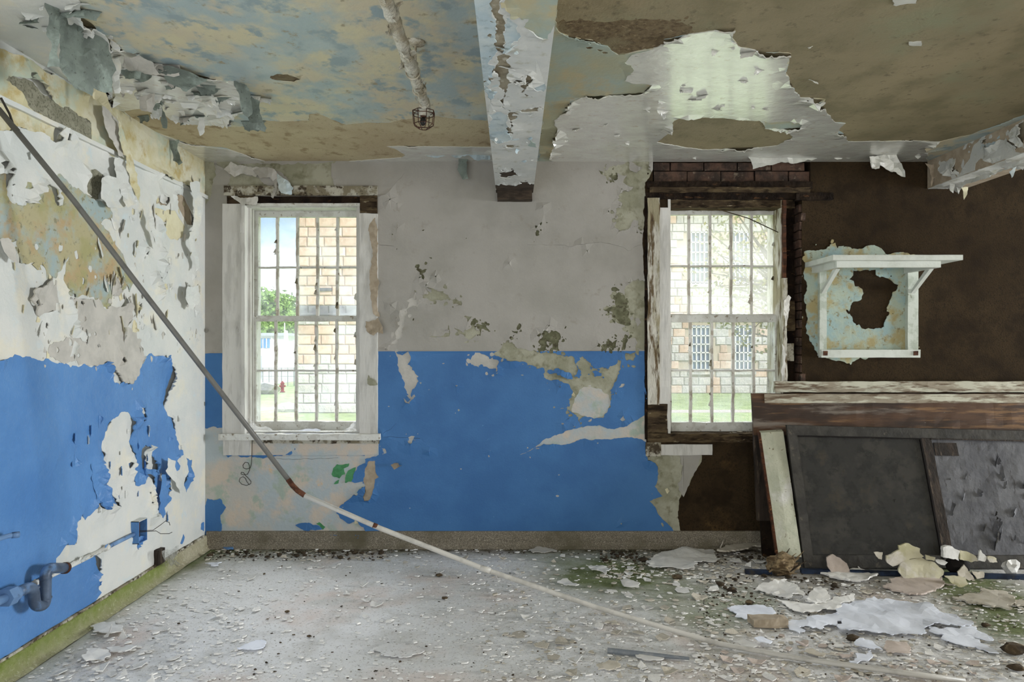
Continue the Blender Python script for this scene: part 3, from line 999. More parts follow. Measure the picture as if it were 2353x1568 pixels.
lay('blue', Z7([(1570, 1110), (1620, 1115), (1640, 1140), (1590, 1150)]), 0.25, 8)
lay('olive', Z7([(1810, 975), (1885, 970), (1870, 1030), (1815, 1030)]), 0.25, 6)
lay('olive', Z7([(1220, 1150), (1300, 1140), (1390, 1160), (1380, 1185), (1270, 1170)]), 0.2)
lay('pale', [(1195, 1046), (1240, 1020), (1275, 1000), (1310, 988), (1345, 980), (1400, 985), (1440, 980), (1465, 965), (1490, 950), (1490, 1018), (1450, 1005), (1400, 1010), (1350, 1010), (1300, 1022), (1250, 1020)], 0.15, 8)
lay('pale', Z7([(1900, 1568), (1920, 1500), (1940, 1440), (1980, 1400), (1980, 1568)]), 0.15)
lay('pale', Z7([(1795, 1425), (1810, 1460), (1790, 1470), (1770, 1455)]), 0.2)
lay('pale', Z7([(1760, 1225), (1780, 1200), (1805, 1200), (1785, 1225)]), 0.2)
# bare brown coat on the right, olive strip beside it
lay('olive', [(1484, 1045), (1488, 1058), (1505, 1064), (1512, 1090), (1504, 1118), (1522, 1140), (1492, 1152), (1512, 1182), (1535, 1205), (1552, 1235), (1700, 1235), (1700, 1030), (1484, 1030)], 0.15, 10)
lay('bare', [(1484, 470), (1482, 420), (1500, 390), (1545, 372), (1720, 364), (1732, 388), (1850, 378), (1895, 364), (1960, 362), (2010, 366), (2030, 356), (3000, 356), (3000, 1290), (1565, 1290), (1557, 1190), (1560, 1150), (1580, 1120), (1600, 1080), (1612, 1045), (1484, 1045)], 0.12, 10)
lay('white', [(1560, 1045), (1612, 1045), (1600, 1080), (1586, 1100), (1578, 1125), (1570, 1142), (1560, 1128), (1566, 1090)], 0.2)
lay('aqua', Z9([(295, 310), (400, 300), (480, 270), (520, 245), (535, 285), (640, 290), (740, 270), (800, 262), (850, 285), (880, 325), (1095, 330), (1095, 1060), (700, 1068), (640, 1105), (540, 1095), (470, 1080), (390, 1040), (340, 960), (310, 900), (322, 800), (310, 600), (295, 500)]), 0.18, 12)
lay('bare', Z9([(650, 445), (700, 450), (740, 440), (810, 440), (840, 495), (920, 515), (975, 550), (960, 590), (935, 600), (910, 680), (890, 740), (910, 750), (870, 850), (770, 865), (720, 865), (650, 820), (620, 740), (650, 670), (710, 650), (715, 580), (660, 560), (650, 520), (620, 510)]), 0.22, 8)
for o in (OW1, OW2, OW2b, OW2c):
    L.append(('open', [(o[0], o[2]), (o[1], o[2]), (o[1], o[3]), (o[0], o[3])], 0, 0))

def crack(px, w=0.0022):
    pts = uvb(px)
    rg = random.Random(int(px[0][0]))
    line = []
    for a, b in zip(pts, pts[1:]):
        n = max(1, int(math.hypot(b[0] - a[0], b[1] - a[1]) / .03))
        for i in range(n):
            line.append((a[0] + (b[0] - a[0]) * i / n + rg.gauss(0, .003), a[1] + (b[1] - a[1]) * i / n + rg.gauss(0, .004)))
    line.append(pts[-1])
    up = [(x, y + w * rg.uniform(.2, .7)) for x, y in line]
    L.append(('bare', line + up[::-1], 0, 0))


crack(Z7([(1100, 200), (1200, 195), (1350, 205), (1430, 210), (1520, 190), (1610, 185), (1690, 185), (1760, 205), (1830, 240), (1900, 205), (1960, 200)]))
crack(Z7([(40, 198), (90, 205), (140, 208)]), .004)
crack(zoomed(600, 0, 3.267, [(885, 1485), (940, 1460), (980, 1420), (1020, 1360), (1075, 1300)]))
crack(Z7([(190, 1340), (180, 1400), (160, 1480), (120, 1530), (60, 1560)]), .004)
crack(Z4([(760, 270), (900, 285), (1000, 300), (1200, 295), (1350, 290), (1480, 285)]), .004)
crack(Z4([(1880, 100), (1960, 95), (2080, 100), (2220, 110)]), .004)
crack([(1060, 500), (1062, 560), (1058, 600)])
rs = random.Random(44)
for _ in range(26):      # small chips scattered over the dado and the white field
    q = (rs.uniform(890, 1470), rs.uniform(830, 1210))
    L.append(('pale', blob(uvb([q])[0], rs.choice([.003, .004, .006, .009]), rs, 7, rs.uniform(.7, 2)), 0, 0))
for _ in range(22):
    q = (rs.uniform(890, 1470), rs.uniform(420, 800))
    L.append(('mould', blob(uvb([q])[0], rs.choice([.002, .003, .004, .006]), rs, 7, rs.uniform(.7, 2.4), rs.uniform(0, 3)), 0, 0))
paint_layers(wall_back, lambda u, v, h: Vector((u, D - h, v)), ((LWX, 0.0), (4.9, CH)), L, BWR, 'white', seed=3, grid=0.055)

# ------------------------------------------------------------------ left wall paint
LWR = {'open': None, 'white': ('white_paint', 'left_white', 0.006, 0.045), 'blue': ('blue_paint', 'left_blue', 0.008, 0.05), 'under': ('pale_plaster', 'left_white', 0.003, 0),
       'mottled': ('mottled_plaster', 'mottled', 0.003, 0.012), 'yellow': ('yellow_plaster', 'yellow_mottled', 0.004, 0.05), 'grey': ('grey_render', 'grey_render', 0.002, 0),
       'cream': ('cream_paint', 'cream_paint', 0.003, 0), 'skim': ('skim_coat', 'skim_grey', 0.009, 0.03), 'stain': ('tan_stain', 'tan_paint', 0.002, 0)}
L2 = []


def layl(reg, px, amp=0.2, specks=0):
    L2.append((reg, uvl(px), amp, specks))


Z5 = lambda pts: zoomed(0, 400, 3.136, pts)
Z1 = lambda pts: zoomed(0, 0, 3.267, pts)
Z3 = lambda pts: zoomed(0, 800, 2.85, pts)
layl('blue', [(-400, 838), (0, 828), (102, 824), (120, 833), (140, 834), (172, 841), (190, 836), (215, 840), (225, 832), (240, 832), (248, 848), (256, 868), (258, 880), (292, 884), (310, 868), (318, 858), (322, 818), (380, 816), (386, 835), (393, 850), (388, 872), (378, 895), (372, 925), (376, 945), (392, 963), (397, 985), (404, 1012), (418, 1035), (420, 1045), (408, 1050), (398, 1060), (403, 1080), (382, 1095), (381, 1137), (386, 1151), (375, 1168), (379, 1182), (372, 1193), (354, 1179), (351, 1137), (344, 1102), (326, 1091), (325, 1110), (309, 1116), (303, 1067), (296, 1010), (298, 958), (291, 947), (277, 947), (267, 958), (246, 975), (239, 993), (232, 1014), (232, 1053), (225, 1067), (232, 1098), (256, 1123), (256, 1165), (239, 1161), (228, 1172), (218, 1154), (207, 1179), (193, 1196), (182, 1182), (168, 1204), (165, 1253), (147, 1249), (140, 1267), (126, 1284), (125, 1300), (150, 1302), (216, 1281), (221, 1305), (224, 1321), (213, 1334), (221, 1353), (231, 1362), (200, 1420), (0, 1560), (-400, 1780)], 0.2, 26)
layl('white', [(316, 937), (328, 936), (332, 950), (320, 965), (313, 970)], 0.2)
layl('white', [(323, 1039), (332, 1023), (344, 1028), (347, 1060), (348, 1091), (325, 1077)], 0.2)
layl('white', [(365, 1088), (372, 1092), (370, 1108), (362, 1104)], 0.2)
layl('blue', Z3([(1215, 720), (1250, 735), (1235, 870), (1215, 945), (1200, 900), (1225, 810)]), 0.15)
layl('blue', Z3([(1175, 1280), (1195, 1220), (1203, 1240), (1187, 1285)]), 0.15)
layl('blue', Z3([(865, 1240), (905, 1235), (905, 1280), (868, 1320)]), 0.15)
layl('blue', Z3([(1310, 1190), (1310, 1150), (1330, 1140), (1330, 1200)]), 0.1)
# upper part: plaster with old distemper showing
layl('mottled', [(-400, 330), (-100, 380)] + Z5([(0, 0), (40, 0), (60, 190), (90, 215), (150, 225), (230, 215), (290, 130), (340, 80), (370, 100), (400, 230), (430, 230), (410, 0), (440, 10), (560, 100), (700, 190), (770, 240), (805, 280), (800, 340), (740, 330), (720, 360), (780, 440), (850, 540), (920, 680), (945, 790), (920, 840), (900, 790), (870, 850), (835, 870), (805, 855), (800, 930), (780, 990), (730, 960), (690, 890), (590, 870), (540, 890), (480, 880), (465, 700), (460, 600), (430, 700), (400, 750), (330, 760), (300, 660), (190, 650), (130, 640), (100, 560), (50, 460), (0, 470)]) + [(-100, 560), (-400, 600)], 0.22, 40)
layl('white', Z5([(530, 560), (545, 550), (556, 610), (540, 618)]), 0.1)
layl('skim', Z5([(340, 760), (400, 770), (412, 920), (400, 1000), (330, 1000), (265, 1030), (230, 960), (190, 900), (210, 820), (300, 800)]), 0.15)
layl('skim', Z5([(490, 900), (700, 895), (740, 970), (800, 950), (860, 960), (900, 880), (925, 950), (930, 1050), (910, 1100), (960, 1130), (1010, 1190), (1010, 1290), (1000, 1440), (910, 1515), (850, 1490), (800, 1420), (740, 1350), (660, 1380), (560, 1380), (500, 1350), (420, 1350), (340, 1310), (350, 1230), (420, 1210), (560, 1180), (600, 1210), (650, 1150), (540, 1120), (520, 1000)]), 0.2, 14)
layl('grey', Z1([(650, 1290), (700, 1270), (765, 1310), (750, 1440), (715, 1505), (650, 1450), (630, 1370)]), 0.15, 4)
layl('cream', Z5([(1090, 230), (1250, 260), (1330, 380), (1310, 460), (1220, 470), (1160, 380), (1100, 280)]), 0.15)
layl('stain', Z5([(1250, 150), (1300, 150), (1370, 260), (1375, 370), (1340, 360), (1290, 260)]), 0.15)
layl('stain', Z5([(1130, 160), (1200, 170), (1190, 230), (1120, 215)]), 0.2)
# band above the ledge
layl('yellow', [(-400, -60), (0, 95), (150, 180), (300, 262), (474, 362), (474, 452), (384, 413), (282, 361), (263, 361), (196, 328), (122, 292), (122, 324), (116, 328), (92, 303), (31, 291), (0, 300), (-400, 200)], 0.12, 8)
layl('grey', Z1([(40, 600), (150, 590), (300, 690), (480, 800), (640, 890), (680, 920), (685, 1060), (640, 1060), (400, 930), (200, 790), (100, 650)]), 0.18, 6)
layl('white', [(-400, -200), (-300, -120), (0, 112), (61, 134), (122, 173), (214, 222), (236, 200), (-100, -60)], 0.12)
L2.append(('open', [(fill_opening[0], fill_opening[2]), (fill_opening[1], fill_opening[2]), (fill_opening[1], fill_opening[3]), (fill_opening[0], fill_opening[3])], 0, 0))
rs = random.Random(91)
for _ in range(70):
    q = (rs.uniform(60, 455), rs.uniform(560, 830))
    L2.append((rs.choice(['skim', 'under', 'white']), blob(uvl([q])[0], rs.choice([.006, .01, .016, .024]), rs, 8, rs.uniform(.5, .9)), 0, 0))
for _ in range(30):
    q = (rs.uniform(300, 460), rs.uniform(440, 780))
    L2.append((rs.choice(['cream', 'under', 'yellow', 'skim']), blob(uvl([q])[0], rs.choice([.012, .02, .03]), rs, 8, rs.uniform(.4, .8)), 0, 0))
paint_layers(wall_left, lambda u, v, h: Vector((LWX + h, u, v)), ((2.3, 0.0), (D, CH)), L2, LWR, 'white', seed=5, grid=0.05, flip=True)

# ------------------------------------------------------------------ ceiling paint
CER = {'bare': None, 'mottled': ('mottled_paint', 'ceiling_mottled', 0.004, 0.008), 'tan': ('tan_plaster', 'ceiling_tan', 0.002, 0), 'white': ('white_paint', 'ceiling_white', 0.007, 0.03),
       'green': ('green_grey_paint', 'ceiling_green', 0.005, 0.012), 'cream': ('cream_paint', 'left_white', 0.008, 0.06), 'brown': ('rough_patch', 'ceiling_rough_brown', 0.002, 0),
       'olive': ('olive_plaster', 'ceiling_olive', 0.002, 0)}
L3 = []


def layc(reg, px, amp=0.16, specks=0):
    L3.append((reg, uvc(px), amp, specks))


Z2 = lambda pts: zoomed(600, 0, 3.267, pts)
Z3c = lambda pts: zoomed(1240, 0, 3.267, pts)
Z4c = lambda pts: zoomed(1753, 0, 3.267, pts)
# left of the beam
layc('tan', [(600, 275)] + Z2([(360, 900), (365, 850), (430, 850), (520, 890), (640, 930), (800, 915), (960, 915), (1050, 890), (1300, 870), (1500, 890), (1720, 905), (1740, 1100), (945, 1095), (1000, 1110), (1085, 1160), (1050, 1180), (900, 1190), (560, 1215), (0, 1210)]) + Z1([(1860, 1200), (1700, 1110), (1420, 1080), (1150, 980), (1050, 940), (930, 830), (1050, 810), (1300, 880), (1500, 930), (1800, 950), (1900, 910)]), 0.08, 8)
layc('white', Z2([(945, 1095), (1130, 1095), (1740, 1100), (1740, 1215), (560, 1215), (900, 1190), (1050, 1180), (1085, 1160), (1000, 1110)]), 0.05)
layc('white', [(612, 371), (520, 341), (435, 331), (352, 301), (321, 289), (285, 256), (300, 272), (380, 320), (470, 371)], 0.04)
layc('brown', Z2([(65, 580), (120, 550), (200, 552), (300, 590), (230, 605), (120, 600)]), 0.15)
layc('cream', [(-300, -160), (165, -160), (172, -20), (184, 12), (190, 37), (220, 62), (251, 89), (257, 120), (262, 180), (258, 240), (230, 225), (120, 165), (-20, 80)], 0.15)
layc('white', Z1([(830, 290), (900, 350), (1150, 460), (1400, 540), (1600, 580), (1760, 600), (1850, 700), (1890, 760), (1890, 800), (1800, 830), (1700, 920), (1500, 930), (1300, 880), (1050, 810), (930, 830), (830, 770)]), 0.2, 20)
# right of the beam
layc('green', [(1270, -20), (1283, 70), (1313, 83), (1365, 92), (1396, 104), (1421, 125), (1500, 112), (1520, 160), (1500, 190), (1490, 215), (1420, 219), (1350, 218), (1310, 225), (1320, 300), (1300, 365), (1235, 371), (1240, 340), (1265, 50)], 0.12, 10)
layc('white', Z3c([(690, 405), (640, 460), (690, 480), (640, 600), (845, 630), (790, 690), (640, 700), (340, 715), (210, 780), (200, 830), (110, 900), (130, 980), (110, 1060), (90, 1205), (300, 1213), (700, 1213), (1960, 1213)]) + [(2130, 371), (2125, 340), (2160, 324), (2090, 321), (1949, 324), (1946, 315), (1927, 300), (1943, 282), (1920, 280), (1909, 266), (1885, 242), (1897, 227), (1839, 223), (1815, 184), (1806, 165), (1818, 122), (1760, 119), (1702, 107), (1681, 80), (1690, 63), (1577, 77), (1525, 89), (1512, 98), (1500, 110), (1470, 120)], 0.16, 20)
layc('olive', [(1275, -250), (1275, 0), (1283, 70), (1313, 83), (1365, 92), (1396, 104), (1411, 119), (1421, 125), (1500, 110), (1512, 98), (1525, 89), (1577, 77), (1690, 63), (1681, 80), (1702, 107), (1760, 119), (1818, 122), (1806, 165), (1815, 184), (1839, 223), (1897, 227), (1885, 242), (1909, 266), (1920, 280), (1943, 282), (1927, 300), (1946, 315), (1949, 324), (2090, 321), (2160, 324), (2230, 309), (2304, 282), (2353, 263), (2900, 30), (2900, -250)], 0.1, 12)
layc('brown', Z3c([(130, 160), (250, 150), (420, 160), (600, 150), (900, 140), (1140, 190), (1150, 240), (930, 290), (880, 350), (700, 385), (590, 400), (510, 335), (380, 290), (240, 260), (145, 225)]), 0.16, 30)
layc('olive', Z3c([(880, 1065), (990, 980), (1010, 900), (1050, 880), (1250, 875), (1500, 890), (1650, 900), (1690, 960), (1850, 970), (1900, 1020), (1780, 1090), (1570, 1105), (1220, 1120), (1100, 1105), (980, 1080)]), 0.12, 6)
layc('green', Z3c([(1690, 905), (1960, 905), (1960, 950), (1700, 960)]) , 0.15)
layc('white', Z4c([(1095, 310), (1190, 305), (1192, 335), (1100, 332)]), 0.15)
layc('white', Z4c([(980, -30), (1160, -30), (1150, 10), (1000, 35)]), 0.15)
paint_layers(ceiling, lambda u, v, h: Vector((u, v, CH - h)), ((LWX, 2.35), (4.9, D)), L3, CER, 'mottled', seed=8, grid=0.06, flip=True)

# ------------------------------------------------------------------ beams
BB = 2.943


def BE(px, py, z=BB):
    p = P(px, py, F * (z - EYE) / (CY - py))
    return (p.x, p.y)


beam = structure(MB().box((-0.144, RY, BB), (0.162, D, CH)).build('ceiling_beam', 'beam_core'))
L4 = []
layb = lambda reg, pts, amp=.18, sp=0: L4.append((reg, [BE(*q) for q in Z2(pts)], amp, sp))
BER = {'bare': None, 'white': ('white_paint', 'beam_paint', 0.006, 0.016), 'blue': ('blue_grey_paint', 'beam_blue', 0.004, 0.012), 'grey': ('grey_paint', 'ceiling_green', 0.007, 0.03), 'wood': ('bare_wood', 'dark_stain', 0.003, 0)}
layb('blue', [(1560, -600), (1740, -600), (1740, 0), (1760, 200), (1770, 380), (1700, 470), (1750, 480), (1740, 560), (1700, 560), (1690, 640), (1740, 700), (1720, 760), (1700, 700), (1600, 470), (1500, 0)], .15, 12)
layb('blue', [(1740, 850), (1800, 830), (1850, 860), (1840, 920), (1870, 980), (1880, 1040), (1800, 1060), (1720, 1040), (1720, 920)], .2, 8)
layb('bare', [(1725, -600), (1790, -600), (1790, 0), (1830, 150), (1850, 300), (1870, 480), (1850, 640), (1835, 720), (1855, 850), (1890, 1000), (1850, 990), (1815, 800), (1785, 640), (1775, 450), (1755, 250), (1730, 0)], .25, 24)
layb('grey', [(1840, -600), (2300, -600), (2300, 0), (2200, 180), (2150, 280), (2100, 270), (2010, 210), (2010, 130), (1940, 110), (1870, 110), (1830, 40)], .2, 8)
layb('blue', [(1850, 130), (1925, 180), (1930, 300), (1870, 350), (1810, 395), (1830, 300)], .2)
layb('bare', [(2000, 540), (2012, 540), (2010, 620), (1990, 660), (2000, 720), (1990, 720), (1975, 660), (1995, 610)], .3, 6)
layb('blue', [(2040, 635), (2130, 620), (2120, 680), (2060, 665)], .2)
layb('bare', [(1950, 820), (2080, 800), (2085, 835), (1990, 840), (1955, 838)], .25, 8)
layb('grey', [(1995, 1030), (2060, 1085), (2070, 1100), (2010, 1090)], .15)
layb('wood', [(1790, 1290), (1910, 1270), (1920, 1310), (1840, 1330), (1790, 1320)], .3, 16)
layb('wood', [(1750, 1395), (1800, 1370), (1900, 1385), (2000, 1360), (2050, 1380), (2050, 1470), (1750, 1470)], .25, 24)
layb('bare', [(1830, 1085), (1920, 1080), (1930, 1100), (1850, 1105)], .3, 8)
paint_layers(beam, lambda u, v, h: Vector((u, v, BB - h)), ((-0.1438, 2.35), (0.1618, D - 0.001)), L4, BER, 'white', seed=11, grid=0.04, flip=True, min_area=0.002)
# dark bearing block under the beam's end
bb = MB().rough((-0.133, D - 0.10, 2.866), (0.152, D, BB - 0.004), 0.05, 0.004, 3).build('bearing_block', 'dark_stain', beam)

RB = 2.979
beam_r = structure(MB().box((3.434, RY, RB), (3.745, D, CH)).build('ceiling_beam', 'beam_core'))
RBR = {'bare': None, 'white': ('white_paint', 'beam_paint', 0.006, 0.05), 'pink': ('grey_pink_plaster', 'tan_paint', 0.003, 0), 'blue': ('blue_grey_paint', 'beam_blue', 0.004, 0.01)}


def RBF(px, py):    # side face of the right beam
    p = P(px, py, F * 3.434 / (px - CX))
    return (p.y, p.z)


def RBU(px, py):
    return BE(px, py, RB)


L5 = [('pink', [RBF(*q) for q in Z4c([(1250, 1240), (1330, 1060), (1560, 1010), (2200, 760), (2200, 1300), (1500, 1400), (1260, 1420)])], .1, 0),
      ('blue', [RBF(*q) for q in Z4c([(1640, 1080), (1760, 1060), (1740, 1110), (1640, 1130)])], .2, 8),
      ('white', [RBF(*q) for q in Z4c([(1330, 1230), (1450, 1190), (1440, 1260), (1460, 1330), (1560, 1190), (1600, 1080), (1680, 1040), (1640, 1120), (1720, 1110), (1830, 1035), (1890, 1080), (1900, 1140), (1940, 1150), (1890, 1200), (1760, 1240), (1700, 1220), (1640, 1190), (1600, 1230), (1600, 1290), (1500, 1390), (1430, 1380), (1360, 1300)])], .2, 30),
      ('white', [RBF(*q) for q in Z4c([(1960, 900), (1960, 1100), (1930, 1110), (1880, 1030), (1890, 960)])], .2, 6),
      ('white', [RBF(*q) for q in Z4c([(1520, 1080), (1590, 1060), (1530, 1100)])], .2, 6)]
paint_layers(beam_r, lambda u, v, h: Vector((3.434 - h, u, v)), ((3.0, RB), (D, CH)), L5, RBR, 'pink', seed=13, grid=0.04, flip=False, min_area=0.002)
L6 = [('white', [(3.434, 3.0), (3.60, 3.0), (3.62, 4.6), (3.58, 5.2), (3.60, 5.66), (3.434, 5.66)], .15, 14)]
paint_layers(beam_r, lambda u, v, h: Vector((u, v, RB - h)), ((3.434, 3.0), (3.745, D)), L6, RBR, 'pink', seed=14, grid=0.05, flip=True, min_area=0.002)

# ledge along the left wall under the ceiling band
structure(MB().rough((LWX, 2.4, 2.888), (LWX + 0.03, D, 2.915), 0.08, 0.004, 5).build('trim_1', 'left_white'))

# ------------------------------------------------------------------ baseboards
BH = bz(1220)
m = MB()
prof = [(0, BH), (0.012, BH - 0.004), (0.016, BH - 0.05), (0.018, 0.05), (0.028, 0.022), (0.055, 0.0)]
xs = [LWX + 0.02 + i * (RX - LWX) / 40 for i in range(41)]
for x in xs:
    for (d, z) in prof:
        m.v.append(Vector((x, D - 0.004 - d, z)))
k = len(prof)
for i in range(40):
    for j in range(k - 1):
        m.f.append((i * k + j, i * k + j + 1, (i + 1) * k + j + 1, (i + 1) * k + j))
structure(m.build('baseboard_back', 'terrazzo_base'))
m = MB()
ys = [2.3 + i * (D - 2.3) / 60 for i in range(61)]
rs = random.Random(5)
prof2 = [(0.0, 0.105), (0.018, 0.103), (0.024, 0.092), (0.028, 0.03), (0.045, 0.010), (0.07, 0.0)]
k = len(prof2)
for y in ys:
    for (d, z) in prof2:
        m.v.append(Vector((LWX + 0.004 + d + 0.006 * noise.noise(Vector((y * 7, z * 20, 0))), y, z + 0.004 * noise.noise(Vector((y * 9, d * 30, 4))))))
for i in range(60):
    for j in range(k - 1):
        m.f.append((i * k + j, (i + 1) * k + j, (i + 1) * k + j + 1, i * k + j + 1))
bl = structure(m.build('baseboard_left', 'mossy_base', smooth=True))
at = bl.data.attributes.new('moss', 'FLOAT', 'POINT')
at.data.foreach_set('value', [min(1.0, max(0.0, (5.25 - v.y) / 0.35)) * (0.35 + 0.40 * min(1, v.z / 0.06)) for v in m.v])
# whitish capping strip on top of it
structure(MB().rough((LWX + 0.003, 2.3, 0.103), (LWX + 0.022, D - 0.06, 0.117), 0.07, 0.005, 6).build('trim_2', 'casing_grime'))

# ------------------------------------------------------------------ windows


def px_box(mb, x0, x1, y0, y1, Y, t, rough=None, seed=0, step=0.05):
    a, b = P(x0, y1, Y), P(x1, y0, Y)
    lo, hi = (a.x, Y, a.z), (b.x, Y + t, b.z)
    if rough:
        mb.rough(lo, hi, step, rough, seed)
    else:
        mb.box(lo, hi)
    return mb


def make_sash(win, Y, outer, glass, mx, my, pane_mat, frame_mat, munt_mat, seed, t=0.04):
    s = empty('sash')
    s.parent = win
    ox0, ox1, oy0, oy1 = outer
    gx0, gx1, gy0, gy1 = glass
    px_box(MB(), ox0, gx0, oy0, oy1, Y, t, 0.004, seed, 0.06).build('stile', frame_mat, s)
    px_box(MB(), gx1, ox1, oy0, oy1, Y, t, 0.004, seed + 1, 0.06).build('stile', frame_mat, s)
    px_box(MB(), gx0, gx1, oy0, gy0, Y + 0.002, t, 0.003, seed + 2, 0.05).build('rail', frame_mat, s)
    px_box(MB(), gx0, gx1, gy1, oy1, Y + 0.002, t, 0.004, seed + 3, 0.05).build('rail', frame_mat, s)
    cols = [gx0] + list(mx) + [gx1]
    rows = [gy0] + list(my) + [gy1]
    rg = random.Random(seed)
    for i, x in enumerate(mx):
        px_box(MB(), x - 3.0, x + 3.0, gy0, gy1, Y + 0.008, t - 0.014, 0.005, seed * 3 + i, 0.018).build('muntin', munt_mat, s)
    for i, y in enumerate(my):
        px_box(MB(), gx0, gx1, y - 2.2, y + 2.2, Y + 0.010, t - 0.018, 0.0035, seed * 5 + i, 0.03).build('muntin', frame_mat, s)
    for i in range(len(cols) - 1):
        for j in range(len(rows) - 1):
            px_box(MB(), cols[i], cols[i + 1], rows[j], rows[j + 1], Y + 0.022, 0.003).build('pane', pane_mat, s)
            # curls of putty and paint left along the glazing bars
            if rg.random() < 0.55:
                for _ in range(rg.choice([1, 1, 2, 3])):
                    xx = cols[i + 1] - rg.uniform(2, 5)
                    yy = rg.uniform(rows[j] + 8, rows[j + 1] - 14)
                    hh = rg.uniform(5, 18)
                    ww = rg.uniform(2, 4.5)
                    p = [P(xx, yy, Y), P(xx + 4, yy - 2, Y + 0.01), P(xx + 4, yy + hh, Y + 0.01), P(xx - ww, yy + hh * rg.uniform(.5, .9), Y - rg.uniform(0, .015))]
                    mb = MB()
                    mb.add(p + [q + Vector((0, 0.0015, 0)) for q in p], [(0, 1, 2, 3), (7, 6, 5, 4), (0, 4, 5, 1), (1, 5, 6, 2), (2, 6, 7, 3), (3, 7, 4, 0)])
                    mb.build('putty_flake', rg.choice([munt_mat, 'flaking_sash', 'casing_grime']), s)
    return s


# ---- left window
w1 = structure(empty('window_1', (bx(690), D, bz(996))))
w1.location = (0, 0, 0)
make_sash(w1, 5.835, (566, 834, 478, 737), (593, 821, 499, 726), (637, 683, 729, 775), (615,), 'pane_glass', 'flaking_sash', 'flaking_muntin', 21)
make_sash(w1, 5.785, (562, 834, 727, 990), (589, 818, 739, 969), (633, 680, 727, 773), (852,), 'pane_glass', 'flaking_sash', 'flaking_muntin', 24)
# jambs, head and outer sill inside the opening
x0, x1, z0, z1 = OW1
MB().box((x0 - 0.002, D - 0.004, z0), (x0 + 0.02, D + 0.33, z1)).build('jamb', 'old_white_wood', w1)
MB().box((x1 - 0.02, D - 0.004, z0), (x1 + 0.002, D + 0.33, z1)).build('jamb', 'old_white_wood', w1)
MB().box((x0, D + 0.02, z1 - 0.022), (x1, D + 0.33, z1 + 0.002)).build('head', 'old_white_wood', w1)
for dx, yy in ((0.022, D + 0.045), (0.022, D + 0.10)):
    MB().box((x0 + 0.018, yy, z0 + 0.02), (x0 + 0.018 + dx, yy + 0.022, z1 - 0.02)).build('stop_bead', 'old_white_wood', w1)
    MB().box((x1 - 0.018 - dx, yy, z0 + 0.02), (x1 - 0.018, yy + 0.022, z1 - 0.02)).build('stop_bead', 'old_white_wood', w1)
MB().rough((x0, D + 0.02, z0 - 0.03), (x1, D + 0.36, z0 + 0.012), 0.06, 0.004, 31).build('inner_sill', 'flaking_sash', w1)


def board(win, name, x0, x1, y0, y1, mat, proud=0.024, amp=0.003, seed=1, base=0.0, step=0.05):
    a, b = BW(x0, y1), BW(x1, y0)
    return MB().rough((a.x, D - base - proud, a.z), (b.x, D - base + 0.004, b.z), step, amp, seed).build(name, mat, win)


board(w1, 'casing_board', 514, 559, 470, 998, 'old_white_wood', 0.026, 0.0025, 41)
board(w1, 'casing_board', 827, 869, 492, 998, 'old_white_wood', 0.026, 0.004, 42)
board(w1, 'casing_bead', 558, 566, 474, 998, 'old_white_wood', 0.034, 0.002, 43)
board(w1, 'head_board', 518, 868, 429, 451, 'casing_grime', 0.030, 0.003, 44)
board(w1, 'head_board', 592, 842, 452, 469, 'charred_wood', 0.012, 0.003, 45)
board(w1, 'head_block', 829, 868, 452, 491, 'rotten_wood', 0.032, 0.004, 46)
board(w1, 'head_block', 524, 592, 452, 472, 'rotten_wood', 0.022, 0.004, 47)
board(w1, 'lintel_edge', 560, 830, 468, 474, 'flaking_sash', 0.016, 0.003, 48)
board(w1, 'sill_board', 508, 876, 996, 1010, 'flaking_sash', 0.055, 0.004, 49)
board(w1, 'apron_board', 515, 578, 1010, 1046, 'old_white_wood', 0.022, 0.003, 50)
board(w1, 'apron_board', 578, 870, 1018, 1046, 'pale_plaster', 0.012, 0.003, 51)
board(w1, 'apron_strip', 578, 872, 1010, 1019, 'casing_grime', 0.018, 0.004, 52)
# peeling strip hanging down the right casing, and torn head pieces
sheet('paint_strip', [(846, 530), (862, 500), (869, 560), (868, 640), (872, 650), (866, 700), (872, 728), (858, 722), (850, 660), (852, 600)], 5.625, 'tan_paint', w1, seed=61, wav=0.015)
sheet('paint_strip', [(840, 738), (868, 730), (880, 768), (866, 764), (858, 772), (842, 760)], 5.60, 'tan_paint', w1, seed=62, wav=0.03)
sheet('paint_strip', [(846, 862), (868, 884), (862, 886), (844, 882)], 5.625, 'olive_plaster', w1, seed=63, wav=0.01)
sheet('torn_strip', [(530, 450), (560, 455), (592, 452), (590, 470), (556, 472), (545, 462)], lambda x, y: 5.60 - (y - 450) * 0.001, 'old_white_wood', w1, seed=64, wav=0.02)
# hinge plates
for yy in (525, 748, 942):
    MB().box((BW(556, 0).x, D - 0.04, bz(yy + 12)), (BW(563, 0).x, D - 0.02, bz(yy - 12))).build('hinge', 'old_white_wood', w1)
# cobweb veil and strands along the bottom of the sash
sheet('cobweb', [(566, 958), (590, 980), (640, 990), (690, 992), (590, 996), (570, 990)], lambda x, y: 5.71, 'cobweb_veil', w1, thick=0.001, seed=66, wav=0.04)
sheet('cobweb', [(822, 960), (822, 992), (760, 994), (800, 984)], lambda x, y: 5.71, 'cobweb_veil', w1, thick=0.001, seed=67, wav=0.03)

